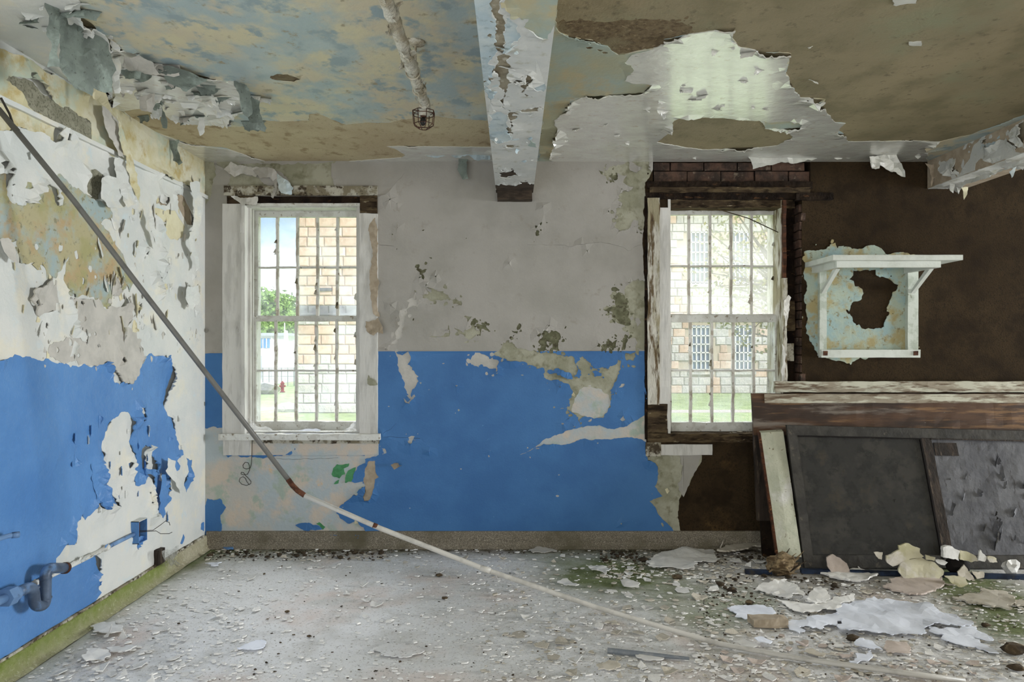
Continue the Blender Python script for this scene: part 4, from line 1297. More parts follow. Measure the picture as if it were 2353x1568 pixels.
# ---- right window
w2 = structure(empty('window_2'))
make_sash(w2, 5.835, (1522, 1800, 478, 737), (1539, 1779, 494, 722), (1583, 1632, 1680, 1727), (612,), 'pane_dusty', 'flaking_sash', 'flaking_muntin', 27)
make_sash(w2, 5.785, (1524, 1802, 724, 992), (1543, 1781, 741, 971), (1587, 1636, 1685, 1732), (852,), 'pane_glass', 'flaking_sash', 'flaking_muntin', 29)
x0, x1, z0, z1 = OW2
MB().rough((x0 - 0.002, D - 0.004, z0), (x0 + 0.02, D + 0.33, z1), 0.07, 0.003, 71).build('jamb', 'old_white_wood', w2)
MB().rough((x1 - 0.022, D + 0.03, z0), (x1 + 0.012, D + 0.33, z1), 0.07, 0.004, 72).build('jamb', 'casing_rot_v', w2)
MB().rough((x0, D + 0.06, z1 - 0.055), (x1, D + 0.33, z1 - 0.01), 0.06, 0.006, 73).build('head', 'casing_grime', w2)
MB().rough((x0, D + 0.02, z0 - 0.03), (x1, D + 0.36, z0 + 0.02), 0.05, 0.006, 74).build('inner_sill', 'rotten_wood', w2)
board(w2, 'casing_board', 1506, 1536, 478, 985, 'old_white_wood', 0.016, 0.003, 75)
board(w2, 'casing_board', 1487, 1514, 456, 930, 'casing_rot_v', 0.026, 0.007, 76, step=0.03)
board(w2, 'casing_board', 1487, 1532, 928, 1006, 'rotten_wood', 0.022, 0.006, 77)
board(w2, 'edge_strip', 1481, 1487, 452, 1010, 'charred_wood', 0.014, 0.003, 78)
board(w2, 'sill_board', 1487, 1730, 996, 1016, 'rotten_wood', 0.03, 0.006, 79, step=0.035)
board(w2, 'apron_board', 1483, 1518, 1016, 1048, 'casing_grime', 0.02, 0.005, 80)
board(w2, 'apron_board', 1516, 1636, 1021, 1046, 'old_white_wood', 0.016, 0.004, 81)
# timbers of the lintel
for (a, b, c, d, mt, pr, sd) in ((1486, 1864, 418, 434, 'charred_wood', 0.02, 91), (1492, 1858, 432, 444, 'rotten_wood', 0.03, 92), (1484, 1870, 442, 458, 'charred_wood', 0.012, 93),
                                 (1500, 1830, 456, 476, 'rotten_wood', -0.03, 94), (1826, 1912, 444, 461, 'charred_wood', 0.03, 95)):
    a_, b_ = BW(a, d), BW(b, c)
    MB().rough((a_.x, D - pr, a_.z), (b_.x, D + 0.16, b_.z), 0.03, 0.007, sd).build('lintel_timber', mt, w2)
MB().rough((bx(1500), D + 0.16, bz(456)), (bx(1862), D + 0.3, bz(366)), 0.1, 0.004, 96).build('lintel_core', 'mortar_dark', w2)
# rotten cavity on the right of the sash
MB().rough((bx(1803), D + 0.13, bz(880)), (bx(1845), D + 0.33, bz(455)), 0.05, 0.01, 97).build('cavity_back', 'charred_wood', w2)
for (a, b, c, d, mt, pr, sd) in ((1800, 1807, 460, 640, 'red_brown_wood', 0.0, 98), (1798, 1808, 640, 880, 'casing_rot_v', 0.01, 99), (1812, 1832, 690, 760, 'rotten_wood', -0.05, 100), (1810, 1830, 790, 830, 'casing_grime', -0.05, 101)):
    a_, b_ = BW(a, d), BW(b, c)
    MB().rough((a_.x, D - pr, a_.z), (b_.x, D + 0.14, b_.z), 0.03, 0.006, sd).build('splintered_strip', mt, w2)
sheet('splinter', [(1802, 690), (1812, 678), (1818, 684), (1812, 720), (1806, 760), (1803, 730)], 5.62, 'flaking_muntin', w2, seed=111, wav=0.02)
sheet('splinter', [(1797, 790), (1803, 800), (1802, 870), (1796, 880)], 5.63, 'old_white_wood', w2, seed=112, wav=0.02)
# fallen stick across the top of the upper sash
MB().tube([P(1560, 462, 5.70), P(1640, 478, 5.72), P(1720, 502, 5.73), P(1790, 535, 5.74)], 0.004, 6).build('fallen_stick', 'rotten_wood', w2)
# bricks over the lintel and beside the cavity
rb = random.Random(3)


def brick_at(x0, x1, z0, z1, Y, par, dep=0.09):
    g = 0.005
    return MB().rough((x0 + g, Y + rb.uniform(-.006, .006), z0 + g), (x1 - g, Y + dep, z1 - g), 0.05, 0.004, rb.random() * 50).build('brick', 'old_brick', par)


zt = bz(372)
for r in range(2):
    h = (bz(366) - bz(419)) / 2.0
    z_ = bz(419) + r * h
    off = (r % 2) * 0.14
    x = bx(1502) - off
    while x < bx(1862):
        xa, xb = max(x, bx(1502)), min(x + 0.28, bx(1862))
        if xb - xa > 0.04:
            brick_at(xa, xb, z_, min(z_ + h, zt), D + 0.012, wall_back)
        x += 0.28
z_ = bz(878)
while z_ < bz(470):
    brick_at(bx(1838) + rb.uniform(-.01, .006), bx(1852), z_, z_ + 0.074, D + 0.004, wall_back, 0.12)
    z_ += 0.074
# insect screen outside the lower half
m = MB()
a_, b_ = P(1538, 985, 5.93), P(1790, 735, 5.93)
nx2, nz2 = 76, 76
for i in range(nx2 + 1):
    x = a_.x + (b_.x - a_.x) * i / nx2
    m.box((x - .0006, 5.93, a_.z), (x + .0006, 5.9312, b_.z))
for j in range(nz2 + 1):
    z = a_.z + (b_.z - a_.z) * j / nz2
    m.box((a_.x, 5.9313, z - .0006), (b_.x, 5.9325, z + .0006))
o = m.build('insect_screen', 'galvanised', w2)
o['kind'] = 'stuff'
# ================================================================== peeling sheets and curls (parts of the surface they peel from)
sheet('hanging_sheet', Z1([(325, -30), (415, -20), (440, 60), (445, 200), (450, 500), (355, 505), (390, 330), (370, 120), (340, 60)]), lambda x, y: 3.02 + (x - 100) * 0.002, 'paint_back', ceiling, seed=201, wav=0.05)
sheet('hanging_sheet', Z1([(440, 50), (480, 90), (510, 180), (535, 195), (620, 130), (680, 170), (820, 290), (830, 400), (840, 690), (810, 690), (700, 660), (690, 720), (560, 660), (500, 580), (440, 500)]), lambda x, y: 3.12 + (x - 135) * 0.0024 + 0.00015 * y, 'paint_back', ceiling, seed=202, wav=0.06, fq=9)
sheet('hanging_sheet', Z1([(1755, 600), (1850, 640), (1880, 700), (1895, 850), (1860, 880), (1810, 830), (1800, 740)]), lambda x, y: 3.92 + (x - 540) * .002, 'paint_back', ceiling, seed=203, wav=0.03)
sheet('hanging_sheet', Z1([(1885, 720), (1950, 760), (1960, 870), (2000, 960), (1990, 990), (1880, 980), (1860, 880)]), lambda x, y: 4.10, 'paint_back', ceiling, seed=204, wav=0.04)
sheet('hanging_sheet', Z1([(1270, 1050), (1345, 1045), (1330, 1120), (1370, 1220), (1340, 1240), (1300, 1170), (1280, 1120)]), 5.08, 'paint_back', ceiling, seed=205, wav=0.03)
sheet('hanging_sheet', Z1([(1215, 810), (1255, 900), (1250, 965), (1220, 960)]), 4.36, 'paint_back', ceiling, seed=206, wav=0.02)
sheet('hanging_sheet', Z1([(1220, 500), (1400, 530), (1560, 590), (1480, 640), (1400, 690), (1300, 640), (1230, 580)]), lambda x, y: 3.72 + (y - 160) * .004, 'paint_back', ceiling, seed=207, wav=0.03)
sheet('hanging_sheet', Z1([(1040, 730), (1160, 700), (1165, 780), (1140, 845), (1060, 830)]), 4.10, 'skim_grey', ceiling, seed=208, wav=0.03)
sheet('hanging_sheet', Z1([(930, 420), (1040, 410), (1150, 470), (1200, 560), (1130, 560), (1020, 540), (920, 500)]), lambda x, y: 3.52 + (y - 125) * .004, 'skim_grey', ceiling, seed=209, wav=0.03)
sheet('hanging_sheet', Z1([(930, 540), (1060, 540), (1050, 590), (940, 590)]), 3.66, 'paint_back', ceiling, seed=210, wav=0.02)
sheet('hanging_sheet', Z1([(845, 450), (890, 440), (895, 700), (860, 700)]), 3.55, 'left_white', ceiling, seed=211, wav=0.03)
sheet('hanging_sheet', Z1([(710, 610), (770, 620), (790, 690), (830, 800), (900, 920), (860, 880), (760, 780), (700, 740)]), 3.9, 'cream_paint', ceiling, seed=212, wav=0.05)
sheet('hanging_sheet', Z1([(1490, 880), (1530, 880), (1535, 990), (1500, 1020), (1480, 960)]), 4.45, 'left_white', ceiling, seed=213, wav=0.03)
# strip along the back of the ceiling and tongues hanging over the back wall
sheet('paint_tongue', Z2([(1130, 1110), (1720, 1118), (1720, 1200), (1600, 1200), (1560, 1165), (1400, 1155), (1300, 1185), (1200, 1150)]), lambda x, y: 5.42 + (y - 345) * .004, 'beam_blue', ceiling, seed=214, wav=0.04)
sheet('paint_tongue', Z2([(1480, 1140), (1550, 1150), (1540, 1220), (1555, 1340), (1510, 1345), (1480, 1250)]), 5.57, 'paint_back', ceiling, seed=215, wav=0.03)
sheet('paint_curl', Z2([(-60, 1280), (40, 1255), (100, 1270), (125, 1340), (120, 1420), (90, 1490), (75, 1480), (100, 1400), (60, 1330), (-10, 1340)]), 5.60, 'white_paint', wall_back, seed=216, wav=0.04)
sheet('paint_curl', Z2([(120, 1300), (170, 1340), (240, 1410), (230, 1460), (150, 1450), (130, 1400)]), 5.61, 'beam_blue', wall_back, seed=217, wav=0.04)
sheet('paint_curl', Z2([(-230, 1215), (-140, 1240), (0, 1270), (-40, 1330), (-120, 1310), (-200, 1330), (-280, 1270)]), 5.61, 'skim_grey', wall_back, seed=231, wav=0.03)
sheet('paint_tongue', [(1717, 352), (1753, 354), (1850, 356), (1967, 358), (1924, 367), (1881, 363), (1845, 372), (1753, 383), (1730, 389), (1724, 366)], lambda x, y: 5.50 + (y - 350) * .003, 'ceiling_white', ceiling, seed=218, wav=0.02)
sheet('paint_tongue', Z4c([(800, 1175), (1000, 1150), (1020, 1200), (1070, 1330), (1040, 1325), (960, 1290), (880, 1240), (875, 1265), (820, 1265)]), lambda x, y: 5.45 + (y - 350) * .002, 'ceiling_white', ceiling, seed=219, wav=0.04)
sheet('paint_tongue', Z4c([(1120, 1150), (1225, 1135), (1165, 1195)]), 5.5, 'ceiling_white', ceiling, seed=220, wav=0.02)
sheet('paint_tongue', Z4c([(1220, 1225), (1300, 1240), (1310, 1290), (1262, 1420), (1265, 1320)]), 5.56, 'tan_paint', beam_r, seed=221, wav=0.02)
sheet('paint_tongue', Z4c([(1400, 1375), (1440, 1385), (1430, 1450), (1405, 1430)]), 5.25, 'beam_paint', beam_r, seed=222, wav=0.02)
sheet('paint_tongue', Z4c([(1490, 1410), (1540, 1405), (1510, 1500)]), 5.1, 'cream_paint', beam_r, seed=223, wav=0.02)
sheet('paint_tongue', Z4c([(1850, 1290), (1905, 1250), (1870, 1335)]), 4.75, 'beam_blue', beam_r, seed=224, wav=0.02)
sheet('paint_tongue', Z4c([(1330, 1410), (1700, 1300), (1960, 1190), (1960, 1225), (1720, 1310), (1500, 1400)]), lambda x, y: F * 3.42 / (x - CX), 'beam_paint', beam_r, seed=225, wav=0.03)
sheet('paint_tongue', Z3c([(1140, 1135), (1165, 1135), (1175, 1200), (1150, 1190)]), 5.55, 'ceiling_white', ceiling, seed=226, wav=0.02)
# big loose curls of the left wall
sheet('paint_curl', Z1([(880, 850), (905, 920), (950, 1060), (1030, 1350), (1048, 1525), (1000, 1420), (950, 1280), (915, 1120)]), lambda x, y: F * 2.48 / (CX - x), 'yellow_mottled', wall_left, seed=240, wav=0.05)
sheet('paint_curl', Z1([(765, 800), (830, 800), (890, 900), (885, 1000), (920, 1130), (930, 1185), (890, 1170), (840, 1050), (790, 960)]), lambda x, y: F * 2.50 / (CX - x), 'skim_grey', wall_left, seed=241, wav=0.04)  # grey sheet standing for the shadow behind the yellow curl
sheet('paint_curl', Z1([(860, 1190), (930, 1200), (970, 1300), (1000, 1420), (1040, 1540), (960, 1560), (900, 1420), (870, 1300)]), lambda x, y: F * 2.49 / (CX - x), 'left_white', wall_left, seed=242, wav=0.06)
sheet('paint_curl', Z5([(735, 30), (780, 10), (850, 30), (890, 140), (905, 235), (870, 245), (780, 240), (730, 180)]), lambda x, y: F * 2.50 / (CX - x), 'left_white', wall_left, seed=243, wav=0.05)
sheet('paint_curl', Z5([(1080, 250), (1110, 320), (1140, 420), (1160, 540), (1120, 500), (1090, 400), (1070, 300)]), lambda x, y: F * 2.50 / (CX - x), 'left_white', wall_left, seed=244, wav=0.05)
sheet('paint_curl', Z5([(1370, 60), (1440, 60), (1462, 180), (1450, 300), (1420, 410), (1380, 410), (1400, 280)]), lambda x, y: F * 2.48 / (CX - x), 'left_white', wall_left, seed=245, wav=0.05)
sheet('paint_curl', Z5([(1365, 420), (1440, 415), (1400, 500), (1430, 580), (1440, 680), (1410, 700), (1400, 600), (1370, 520)]), lambda x, y: F * 2.49 / (CX - x), 'left_white', wall_left, seed=246, wav=0.05)
sheet('paint_curl', Z5([(1350, 810), (1430, 800), (1440, 950), (1410, 940), (1390, 980), (1360, 960)]), lambda x, y: F * 2.49 / (CX - x), 'left_white', wall_left, seed=247, wav=0.06)
sheet('paint_curl', Z5([(0, 470), (60, 460), (100, 520), (120, 640), (60, 600), (30, 560)]), lambda x, y: F * 2.51 / (CX - x), 'skim_grey', wall_left, seed=248, wav=0.03)
sheet('paint_curl', Z3([(595, 760), (660, 850), (640, 870), (735, 920), (740, 1040), (690, 1035), (640, 1000), (600, 860)]), lambda x, y: F * (2.55 - max(0, (x - 215)) * .0011) / (CX - x), 'left_blue', wall_left, seed=249, wav=0.03)
sheet('paint_curl', Z3([(1100, 720), (1150, 740), (1160, 850), (1215, 950), (1190, 940), (1150, 880), (1100, 830)]), lambda x, y: F * 2.50 / (CX - x), 'left_white', wall_left, seed=250, wav=0.04)
sheet('paint_curl', Z3([(1060, 830), (1085, 830), (1100, 960), (1070, 1090), (1045, 1000)]), lambda x, y: F * 2.52 / (CX - x), 'left_blue', wall_left, seed=251, wav=0.03)
sheet('paint_curl', Z1([(230, 1150), (255, 1140), (262, 1200), (240, 1200)]), lambda x, y: F * 2.53 / (CX - x), 'left_white', wall_left, seed=252, wav=0.03)

rf = random.Random(17)
# small curls all over the upper left wall
for i in range(95):
    if i < 55:
        q = (rf.uniform(250, 462), rf.uniform(400, 790))
    else:
        q = (rf.uniform(20, 330), rf.uniform(560, 830))
    p = LW(*q) + Vector((0.008, 0, 0))
    s = rf.choice([0.02, 0.03, 0.03, 0.045, 0.06]) * (1.0 if i < 55 else 0.7)
    side = rf.choice([-1, 1, 1])
    ang = rf.uniform(-0.5, 0.5)
    hv = Vector((0, math.sin(ang), math.cos(ang)))
    gv = Vector((0, -side * math.cos(ang), side * math.sin(ang)))
    flap('paint_flap', p, hv, gv, (1, 0, 0), s * rf.uniform(1.2, 3.2), s, rf.uniform(0.6, 1.9), rf.choice(['left_white', 'left_white', 'skim_grey', 'cream_paint']), wall_left, rf)
for i in range(26):
    q = (rf.uniform(150, 410), rf.uniform(960, 1240))
    p = LW(*q) + Vector((0.009, 0, 0))
    s = rf.choice([0.02, 0.03, 0.045])
    flap('paint_flap', p, (0, 0, 1), (0, rf.choice([-1, 1]), 0), (1, 0, 0), s * rf.uniform(1, 3), s, rf.uniform(.8, 2.0), rf.choice(['left_white', 'left_blue']), wall_left, rf)
# flakes hanging from the ceiling
CZ = [((270, 120), (600, 285), 62, ['ceiling_white', 'left_white', 'paint_back', 'skim_grey']), ((20, 5), (240, 120), 16, ['left_white', 'paint_back']), ((1530, 100), (1900, 260), 16, ['ceiling_white']), ((1300, 230), (1530, 330), 10, ['ceiling_white'])]
for (a, b, n, ms) in CZ:
    for i in range(n):
        while True:
            q = (rf.uniform(a[0], b[0]), rf.uniform(a[1], b[1]))
            if a[0] != 270 or (q[1] > 95 + (q[0] - 257) * 0.36 and q[1] < 262 + (q[0] - 270) * .1):
                break
        p = CE(*q) - Vector((0, 0, 0.008))
        s = rf.choice([0.03, 0.045, 0.06, 0.085]) * (0.7 if a[0] > 1000 else 1)
        an = rf.uniform(-0.7, 0.7)
        hv = Vector((math.cos(an), math.sin(an), 0))
        gv = Vector((-math.sin(an), math.cos(an), 0)) * rf.choice([-1, 1])
        flap('paint_flap', p, hv, gv, (0, 0, -1), s * rf.uniform(0.9, 2.4), s, rf.uniform(0.7, 2.0), rf.choice(ms), ceiling, rf)
for i in range(14):     # on the beam
    q = (rf.uniform(1125, 1235), rf.uniform(20, 420))
    x, y = BE(*q)
    if abs(x) > 0.13:
        x *= 0.7
    s = rf.choice([0.015, 0.025, 0.04])
    an = rf.uniform(0, 6.28)
    flap('paint_flap', (x, y, BB - 0.007), (math.cos(an), math.sin(an), 0), (-math.sin(an), math.cos(an), 0), (0, 0, -1), s * rf.uniform(1, 2.5), s, rf.uniform(.7, 1.8), rf.choice(['beam_paint', 'beam_blue']), beam, rf)
# tongue curling out of the blue dado, and a few on the back wall
for (q, w, l, c, mt, ang) in (((902, 1074), .05, .11, 1.2, 'tan_paint', 2.2), ((1315, 905), .03, .04, 1.2, 'cream_paint', 1.0), ((1530, 1130), .04, .04, 1.2, 'cream_paint', 2.0), ((815, 1200), .03, .05, 1.2, 'cream_paint', 1.6),
                              ((1025, 765), .05, .04, .9, 'white_paint', 3.0), ((1355, 965), .04, .02, 1, 'skim_grey', .6), ((982, 668), .07, .03, 1.0, 'white_paint', 2.6), ((470, 760), .05, .05, 1.2, 'white_paint', 1.5), ((466, 930), .08, .04, 1.2, 'white_paint', 1.5)):
    p = BW(*q) - Vector((0, 0.006, 0))
    flap('paint_flap', p, (math.cos(ang), 0, math.sin(ang)), (math.sin(ang), 0, -math.cos(ang)), (0, -1, 0), w, l, c, mt, wall_back, rf)

# ================================================================== fittings
# ---- conduit under the ceiling with a caged lamp
PX, PZ = -0.505, 3.05
t = empty('ceiling_conduit', (0, 0, 0))
tag(t, 'thick paint-crusted white conduit hung under the mottled ceiling', 'pipe')
m = MB()
pts = [Vector((PX, 1.2 + i * 0.03, PZ + 0.004 * noise.noise(Vector((i * .3, 0, 0))))) for i in range(90)]
m.tube(pts, [0.028 * (1 + 0.28 * max(0, noise.noise(Vector((i * 0.55, 7, 1)))) + (0.15 if i % 9 == 0 else 0)) for i in range(90)], 14, wob=0.22, seed=2)
m.build('pipe', 'pipe_ceiling', t, smooth=True)
m = MB()
m.tube(arc_path([(PX, 3.84, PZ), (PX - 0.002, 3.91, PZ), (PX - 0.006, 3.925, PZ - 0.05)], 0.05, 5), [0.033] * 8, 14)
m.build('elbow', 'pipe_ceiling', t, smooth=True)
m = MB()
m.tube([(PX + 0.013, 3.43, PZ + 0.02), (PX + 0.013, 3.43, CH - 0.006)], 0.006, 8)
m.build('hanger_rod', 'pipe_ceiling', t)
m = MB()
m.tube([(PX + 0.013, 3.43, CH - 0.004), (PX + 0.013, 3.43, CH - 0.014), (PX + 0.013, 3.43, CH - 0.024)], [0.05, 0.046, 0.018], 18)
m.build('ceiling_flange', 'pipe_ceiling', t, smooth=True)
for yy in (3.43, 3.66):
    m = MB()
    ring = [(PX + 0.035 * math.cos(a), yy, PZ + 0.035 * math.sin(a)) for a in [i * math.pi / 10 for i in range(21)]]
    m.tube(ring, 0.0035, 6)
    m.build('pipe_clamp', 'pipe_ceiling', t)
for i in range(34):
    y = rf.uniform(2.5, 3.8)
    an = rf.uniform(0, 6.28)
    s = rf.choice([.015, .025, .035])
    nrm = Vector((math.cos(an), 0, math.sin(an)))
    flap('paint_flap', Vector((PX, y, PZ)) + nrm * 0.035, (0, 1, 0), nrm.cross(Vector((0, 1, 0))), nrm, s * rf.uniform(1, 2.5), s, rf.uniform(.5, 1.6), 'pipe_ceiling', t, rf)

t = empty('cage_lamp', (0, 0, 0))
tag(t, 'rusty octagonal wire cage lamp at the end of the ceiling conduit', 'lamp')
cx_, cy_, zt_ = PX - 0.012, 3.925, 3.022
ring1 = [Vector((cx_ + 0.064 * math.cos(i * math.pi / 4 + .39), cy_ + 0.064 * math.sin(i * math.pi / 4 + .39), zt_)) for i in range(8)]
ring2 = [Vector((v.x, v.y, zt_ - 0.018)) for v in ring1]
ring3 = [Vector((cx_ + 0.058 * math.cos(i * math.pi / 4 + .39), cy_ + 0.058 * math.sin(i * math.pi / 4 + .39), zt_ - 0.075)) for i in range(8)]
ring4 = [Vector((cx_ + 0.026 * math.cos(i * math.pi / 4 + .39), cy_ + 0.026 * math.sin(i * math.pi / 4 + .39), zt_ - 0.098)) for i in range(8)]
for rg_ in (ring1, ring2, ring3, ring4):
    MB().tube(rg_ + [rg_[0], rg_[1]], 0.0024, 5, caps=False).build('hoop', 'cage_wire', t)
for i in range(8):
    MB().tube([ring1[i], ring2[i], ring3[i], ring4[i]], 0.0024, 5).build('bar', 'cage_wire', t)
m = MB()
m.tube([(cx_, cy_, zt_ + 0.02), (cx_, cy_, zt_ - 0.005), (cx_, cy_, zt_ - 0.03), (cx_, cy_, zt_ - 0.034)], [.02, .022, .017, .012], 12)
m.build('socket', 'cage_wire', t, smooth=True)
m = MB()
m.tube([(cx_, cy_, zt_ - 0.034), (cx_ - .002, cy_, zt_ - 0.045), (cx_ - .004, cy_, zt_ - 0.06), (cx_ - .004, cy_, zt_ - 0.075), (cx_ - .004, cy_, zt_ - .082)], [.008, .016, .018, .013, .004], 12)
m.build('lamp_insert', 'black_bakelite', t, smooth=True)
for i in (0, 4):
    MB().tube([ring1[i], Vector((cx_, cy_, zt_ + 0.004))], 0.003, 5).build('bracket', 'cage_wire', t)

# ---- long bent pipe across the room
t = empty('bent_pipe', (0, 0, 0))
tag(t, 'long bent white metal pipe slanting from the left wall down to the floor', 'pipe')


def ppts(lst):
    return [P(*q) for q in lst]


up_ = ppts([(-4, 250, 3.345), (170, 462, 3.45), (340, 685, 3.57), (520, 918, 3.70), (662, 1102, 3.80)])
el_ = ppts([(662, 1102, 3.80), (672, 1116, 3.80), (684, 1128, 3.80), (700, 1139, 3.795)])
lo_ = ppts([(700, 1139, 3.795), (870, 1213, 3.80), (1115, 1309, 3.82), (1372, 1397, 3.80), (1558, 1453, 3.77)])
rp_ = 0.0138
FLR = lambda px, py: P(px, py, F * (EYE - rp_ - 0.004) / (py - CY))
lo_ += [FLR(1653, 1480), FLR(1831, 1513), FLR(2040, 1542), FLR(2218, 1566)]
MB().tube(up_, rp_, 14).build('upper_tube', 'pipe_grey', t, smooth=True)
MB().tube(el_, rp_ * 1.06, 14).build('rusted_bend', 'rust', t, smooth=True)
MB().tube(lo_, rp_, 14).build('lower_tube', 'pipe_white', t, smooth=True)
d = (lo_[3] - lo_[2]).normalized()
MB().tube([lo_[2] - d * .03, lo_[2] + d * .03], rp_ * 1.22, 14).build('coupling', 'pipe_white', t, smooth=True)
c_ = ppts([(862, 1209, 3.80)])[0]
d = (lo_[2] - lo_[1]).normalized()
MB().tube([c_ - d * .012, c_ + d * .012], rp_ * 1.05, 14).build('rust_band', 'rust', t, smooth=True)
MB().tube(ppts([(2, 225, 3.36), (22, 262, 3.38), (30, 285, 3.39), (44, 300, 3.39)]), 0.006, 6).build('tie_wire', 'wire_dark', t)

# ---- drain pipe and trap on the left wall


def LP(px, py, off):
    return P(px, py, F * (LWX + off) / (px - CX))


t = empty('drain_pipe', (0, 0, 0))
tag(t, 'blue-painted steel drain pipe with union nut and open trap on the left wall', 'pipe')
MB().tube([LP(-70, 1412, .1), LP(20, 1371, .1)], 0.022, 16).build('inlet', 'pipe_blue', t, smooth=True)
d = (LP(36, 1364, .1) - LP(6, 1378, .1)).normalized()
n0 = LP(20, 1371, .1)
MB().tube([n0 - d * .028, n0 + d * .028], 0.046, 6).build('union_nut', 'pipe_blue', t)
MB().tube([n0 + d * .028, n0 + d * .05], 0.036, 16).build('collar', 'pipe_blue', t, smooth=True)
tr_ = arc_path([n0 + d * .03, LP(76, 1346, .1), LP(80, 1394, .1), LP(104, 1392, .1), LP(105, 1306, .1), LP(150, 1306, .1)], 0.055, 7)
MB().tube(tr_, 0.0275, 18).build('trap', 'pipe_steel_blue', t, smooth=True)
e0 = tr_[-1]
ed = (tr_[-1] - tr_[-2]).normalized()
MB().tube([e0 - ed * .012, e0 + ed * .006], 0.031, 18).build('rim', 'rust', t, smooth=True)
MB().tube([e0 + ed * .0062, e0 + ed * .0068], 0.024, 18).build('opening', 'pipe_hole', t)  # dark disc standing for the shade inside the open end
for pp in (LP(76, 1352, .1), LP(105, 1330, .1), LP(105, 1375, .1)):
    MB().tube([pp - Vector((0, 0, .004)), pp + Vector((0, 0, .004))], 0.0295, 18).build('weld_ring', 'pipe_steel_blue', t, smooth=True)

t = empty('supply_pipe_stub', (0, 0, 0))
tag(t, 'short blue pipe stub with open elbow above the drain pipe', 'pipe')
st_ = arc_path([LP(-60, 1256, .07), LP(22, 1231, .07), LP(44, 1229, .095)], 0.03, 5)
MB().tube(st_, 0.0125, 12).build('pipe', 'pipe_blue', t, smooth=True)
MB().tube([st_[-1] - (st_[-1] - st_[-2]).normalized() * .03, st_[-1]], 0.0155, 12).build('elbow_socket', 'pipe_steel_blue', t, smooth=True)
ed = (st_[-1] - st_[-2]).normalized()
MB().tube([st_[-1] + ed * .0003, st_[-1] + ed * .001], 0.011, 12).build('opening', 'pipe_hole', t)  # black cap drawn as the shaded inside of the elbow

t = empty('wall_conduit', (0, 0, 0))
tag(t, 'thin flaking conduit running along the lower left wall', 'conduit')
XC, ZC = LWX + 0.026, 0.416
MB().tube([(XC, 3.1, ZC), (XC, 3.9, ZC), (XC, 4.25, ZC)], 0.0145, 10, wob=0.1).build('painted_length', 'flaking_sash', t, smooth=True)
MB().tube([(XC, 4.25, ZC), (XC, 4.56, ZC)], 0.0125, 10).build('bare_length', 'pipe_blue', t, smooth=True)
MB().tube([(XC, 4.235, ZC), (XC, 4.265, ZC)], 0.019, 12).build('coupling', 'flaking_sash', t, smooth=True)
for i in range(16):
    y = rf.uniform(3.5, 4.25)
    an = rf.uniform(-1.2, 1.4)
    nrm = Vector((math.cos(an), 0, math.sin(an)))
    s = rf.choice([.012, .02, .03])
    flap('paint_flap', Vector((XC, y, ZC)) + nrm * 0.014, (0, 1, 0), nrm.cross(Vector((0, 1, 0))), nrm, s * rf.uniform(1, 2.5), s, rf.uniform(.5, 1.6), rf.choice(['left_white', 'left_blue', 'flaking_sash']), t, rf)

t = empty('junction_box', (0, 0, 0))
tag(t, 'small blue junction box with bare wires sticking out', 'electrical box')
bx0, bx1, by0, by1, bz0, bz1 = LWX + 0.008, LWX + 0.06, 4.555, 4.66, 0.35, 0.50
MB().box((bx0, by0, bz0), (bx1, by0 + .004, bz1)).build('side', 'left_blue', t)
MB().box((bx0, by1 - .004, bz0), (bx1, by1, bz1)).build('side', 'left_blue', t)
MB().box((bx0, by0, bz1 - .004), (bx1, by1, bz1)).build('lid', 'left_white', t)
MB().box((bx0, by0, bz0), (bx1, by1, bz0 + .004)).build('floor_plate', 'left_blue', t)
MB().box((bx0, by0 + .004, bz0 + .004), (bx0 + .004, by1 - .004, bz1 - .004)).build('back_plate', 'rust', t)
MB().tube([(bx1 - .03, 4.62, .42), (bx1 + .04, 4.66, .415), (bx1 + .07, 4.70, .44), (bx1 + .10, 4.71, .465), (bx1 + .125, 4.71, .455), (bx1 + .13, 4.71, .435)], 0.0022, 6).build('wire', 'wire_dark', t)
MB().tube([(bx1 - .03, 4.63, .41), (bx1 + .05, 4.68, .405), (bx1 + .07, 4.70, .38), (bx1 + .12, 4.72, .375), (bx1 + .14, 4.72, .385)], 0.0022, 6).build('wire', 'wire_dark', t)

# ---- coil of wire below the left window
wz = [(BW(*q).x, BW(*q).z) for q in Z4([(712, 90), (718, 130), (716, 250), (710, 330), (695, 372), (660, 382), (632, 370), (632, 345), (655, 318), (682, 322), (692, 350), (690, 390), (670, 428), (635, 434), (614, 424), (620, 408), (640, 410), (655, 435), (680, 465), (700, 492), (700, 512), (665, 528), (625, 515), (602, 488), (608, 460), (632, 450), (650, 465), (665, 495), (690, 522)])]
tag(MB().tube([Vector((x, D - 0.028 - 0.008 * math.sin(i * .9), z)) for i, (x, z) in enumerate(wz)], 0.0028, 6).build('wire_coil', 'wire_dark', None, True), 'thin looped dark wire dangling below the left window sill', 'wire')

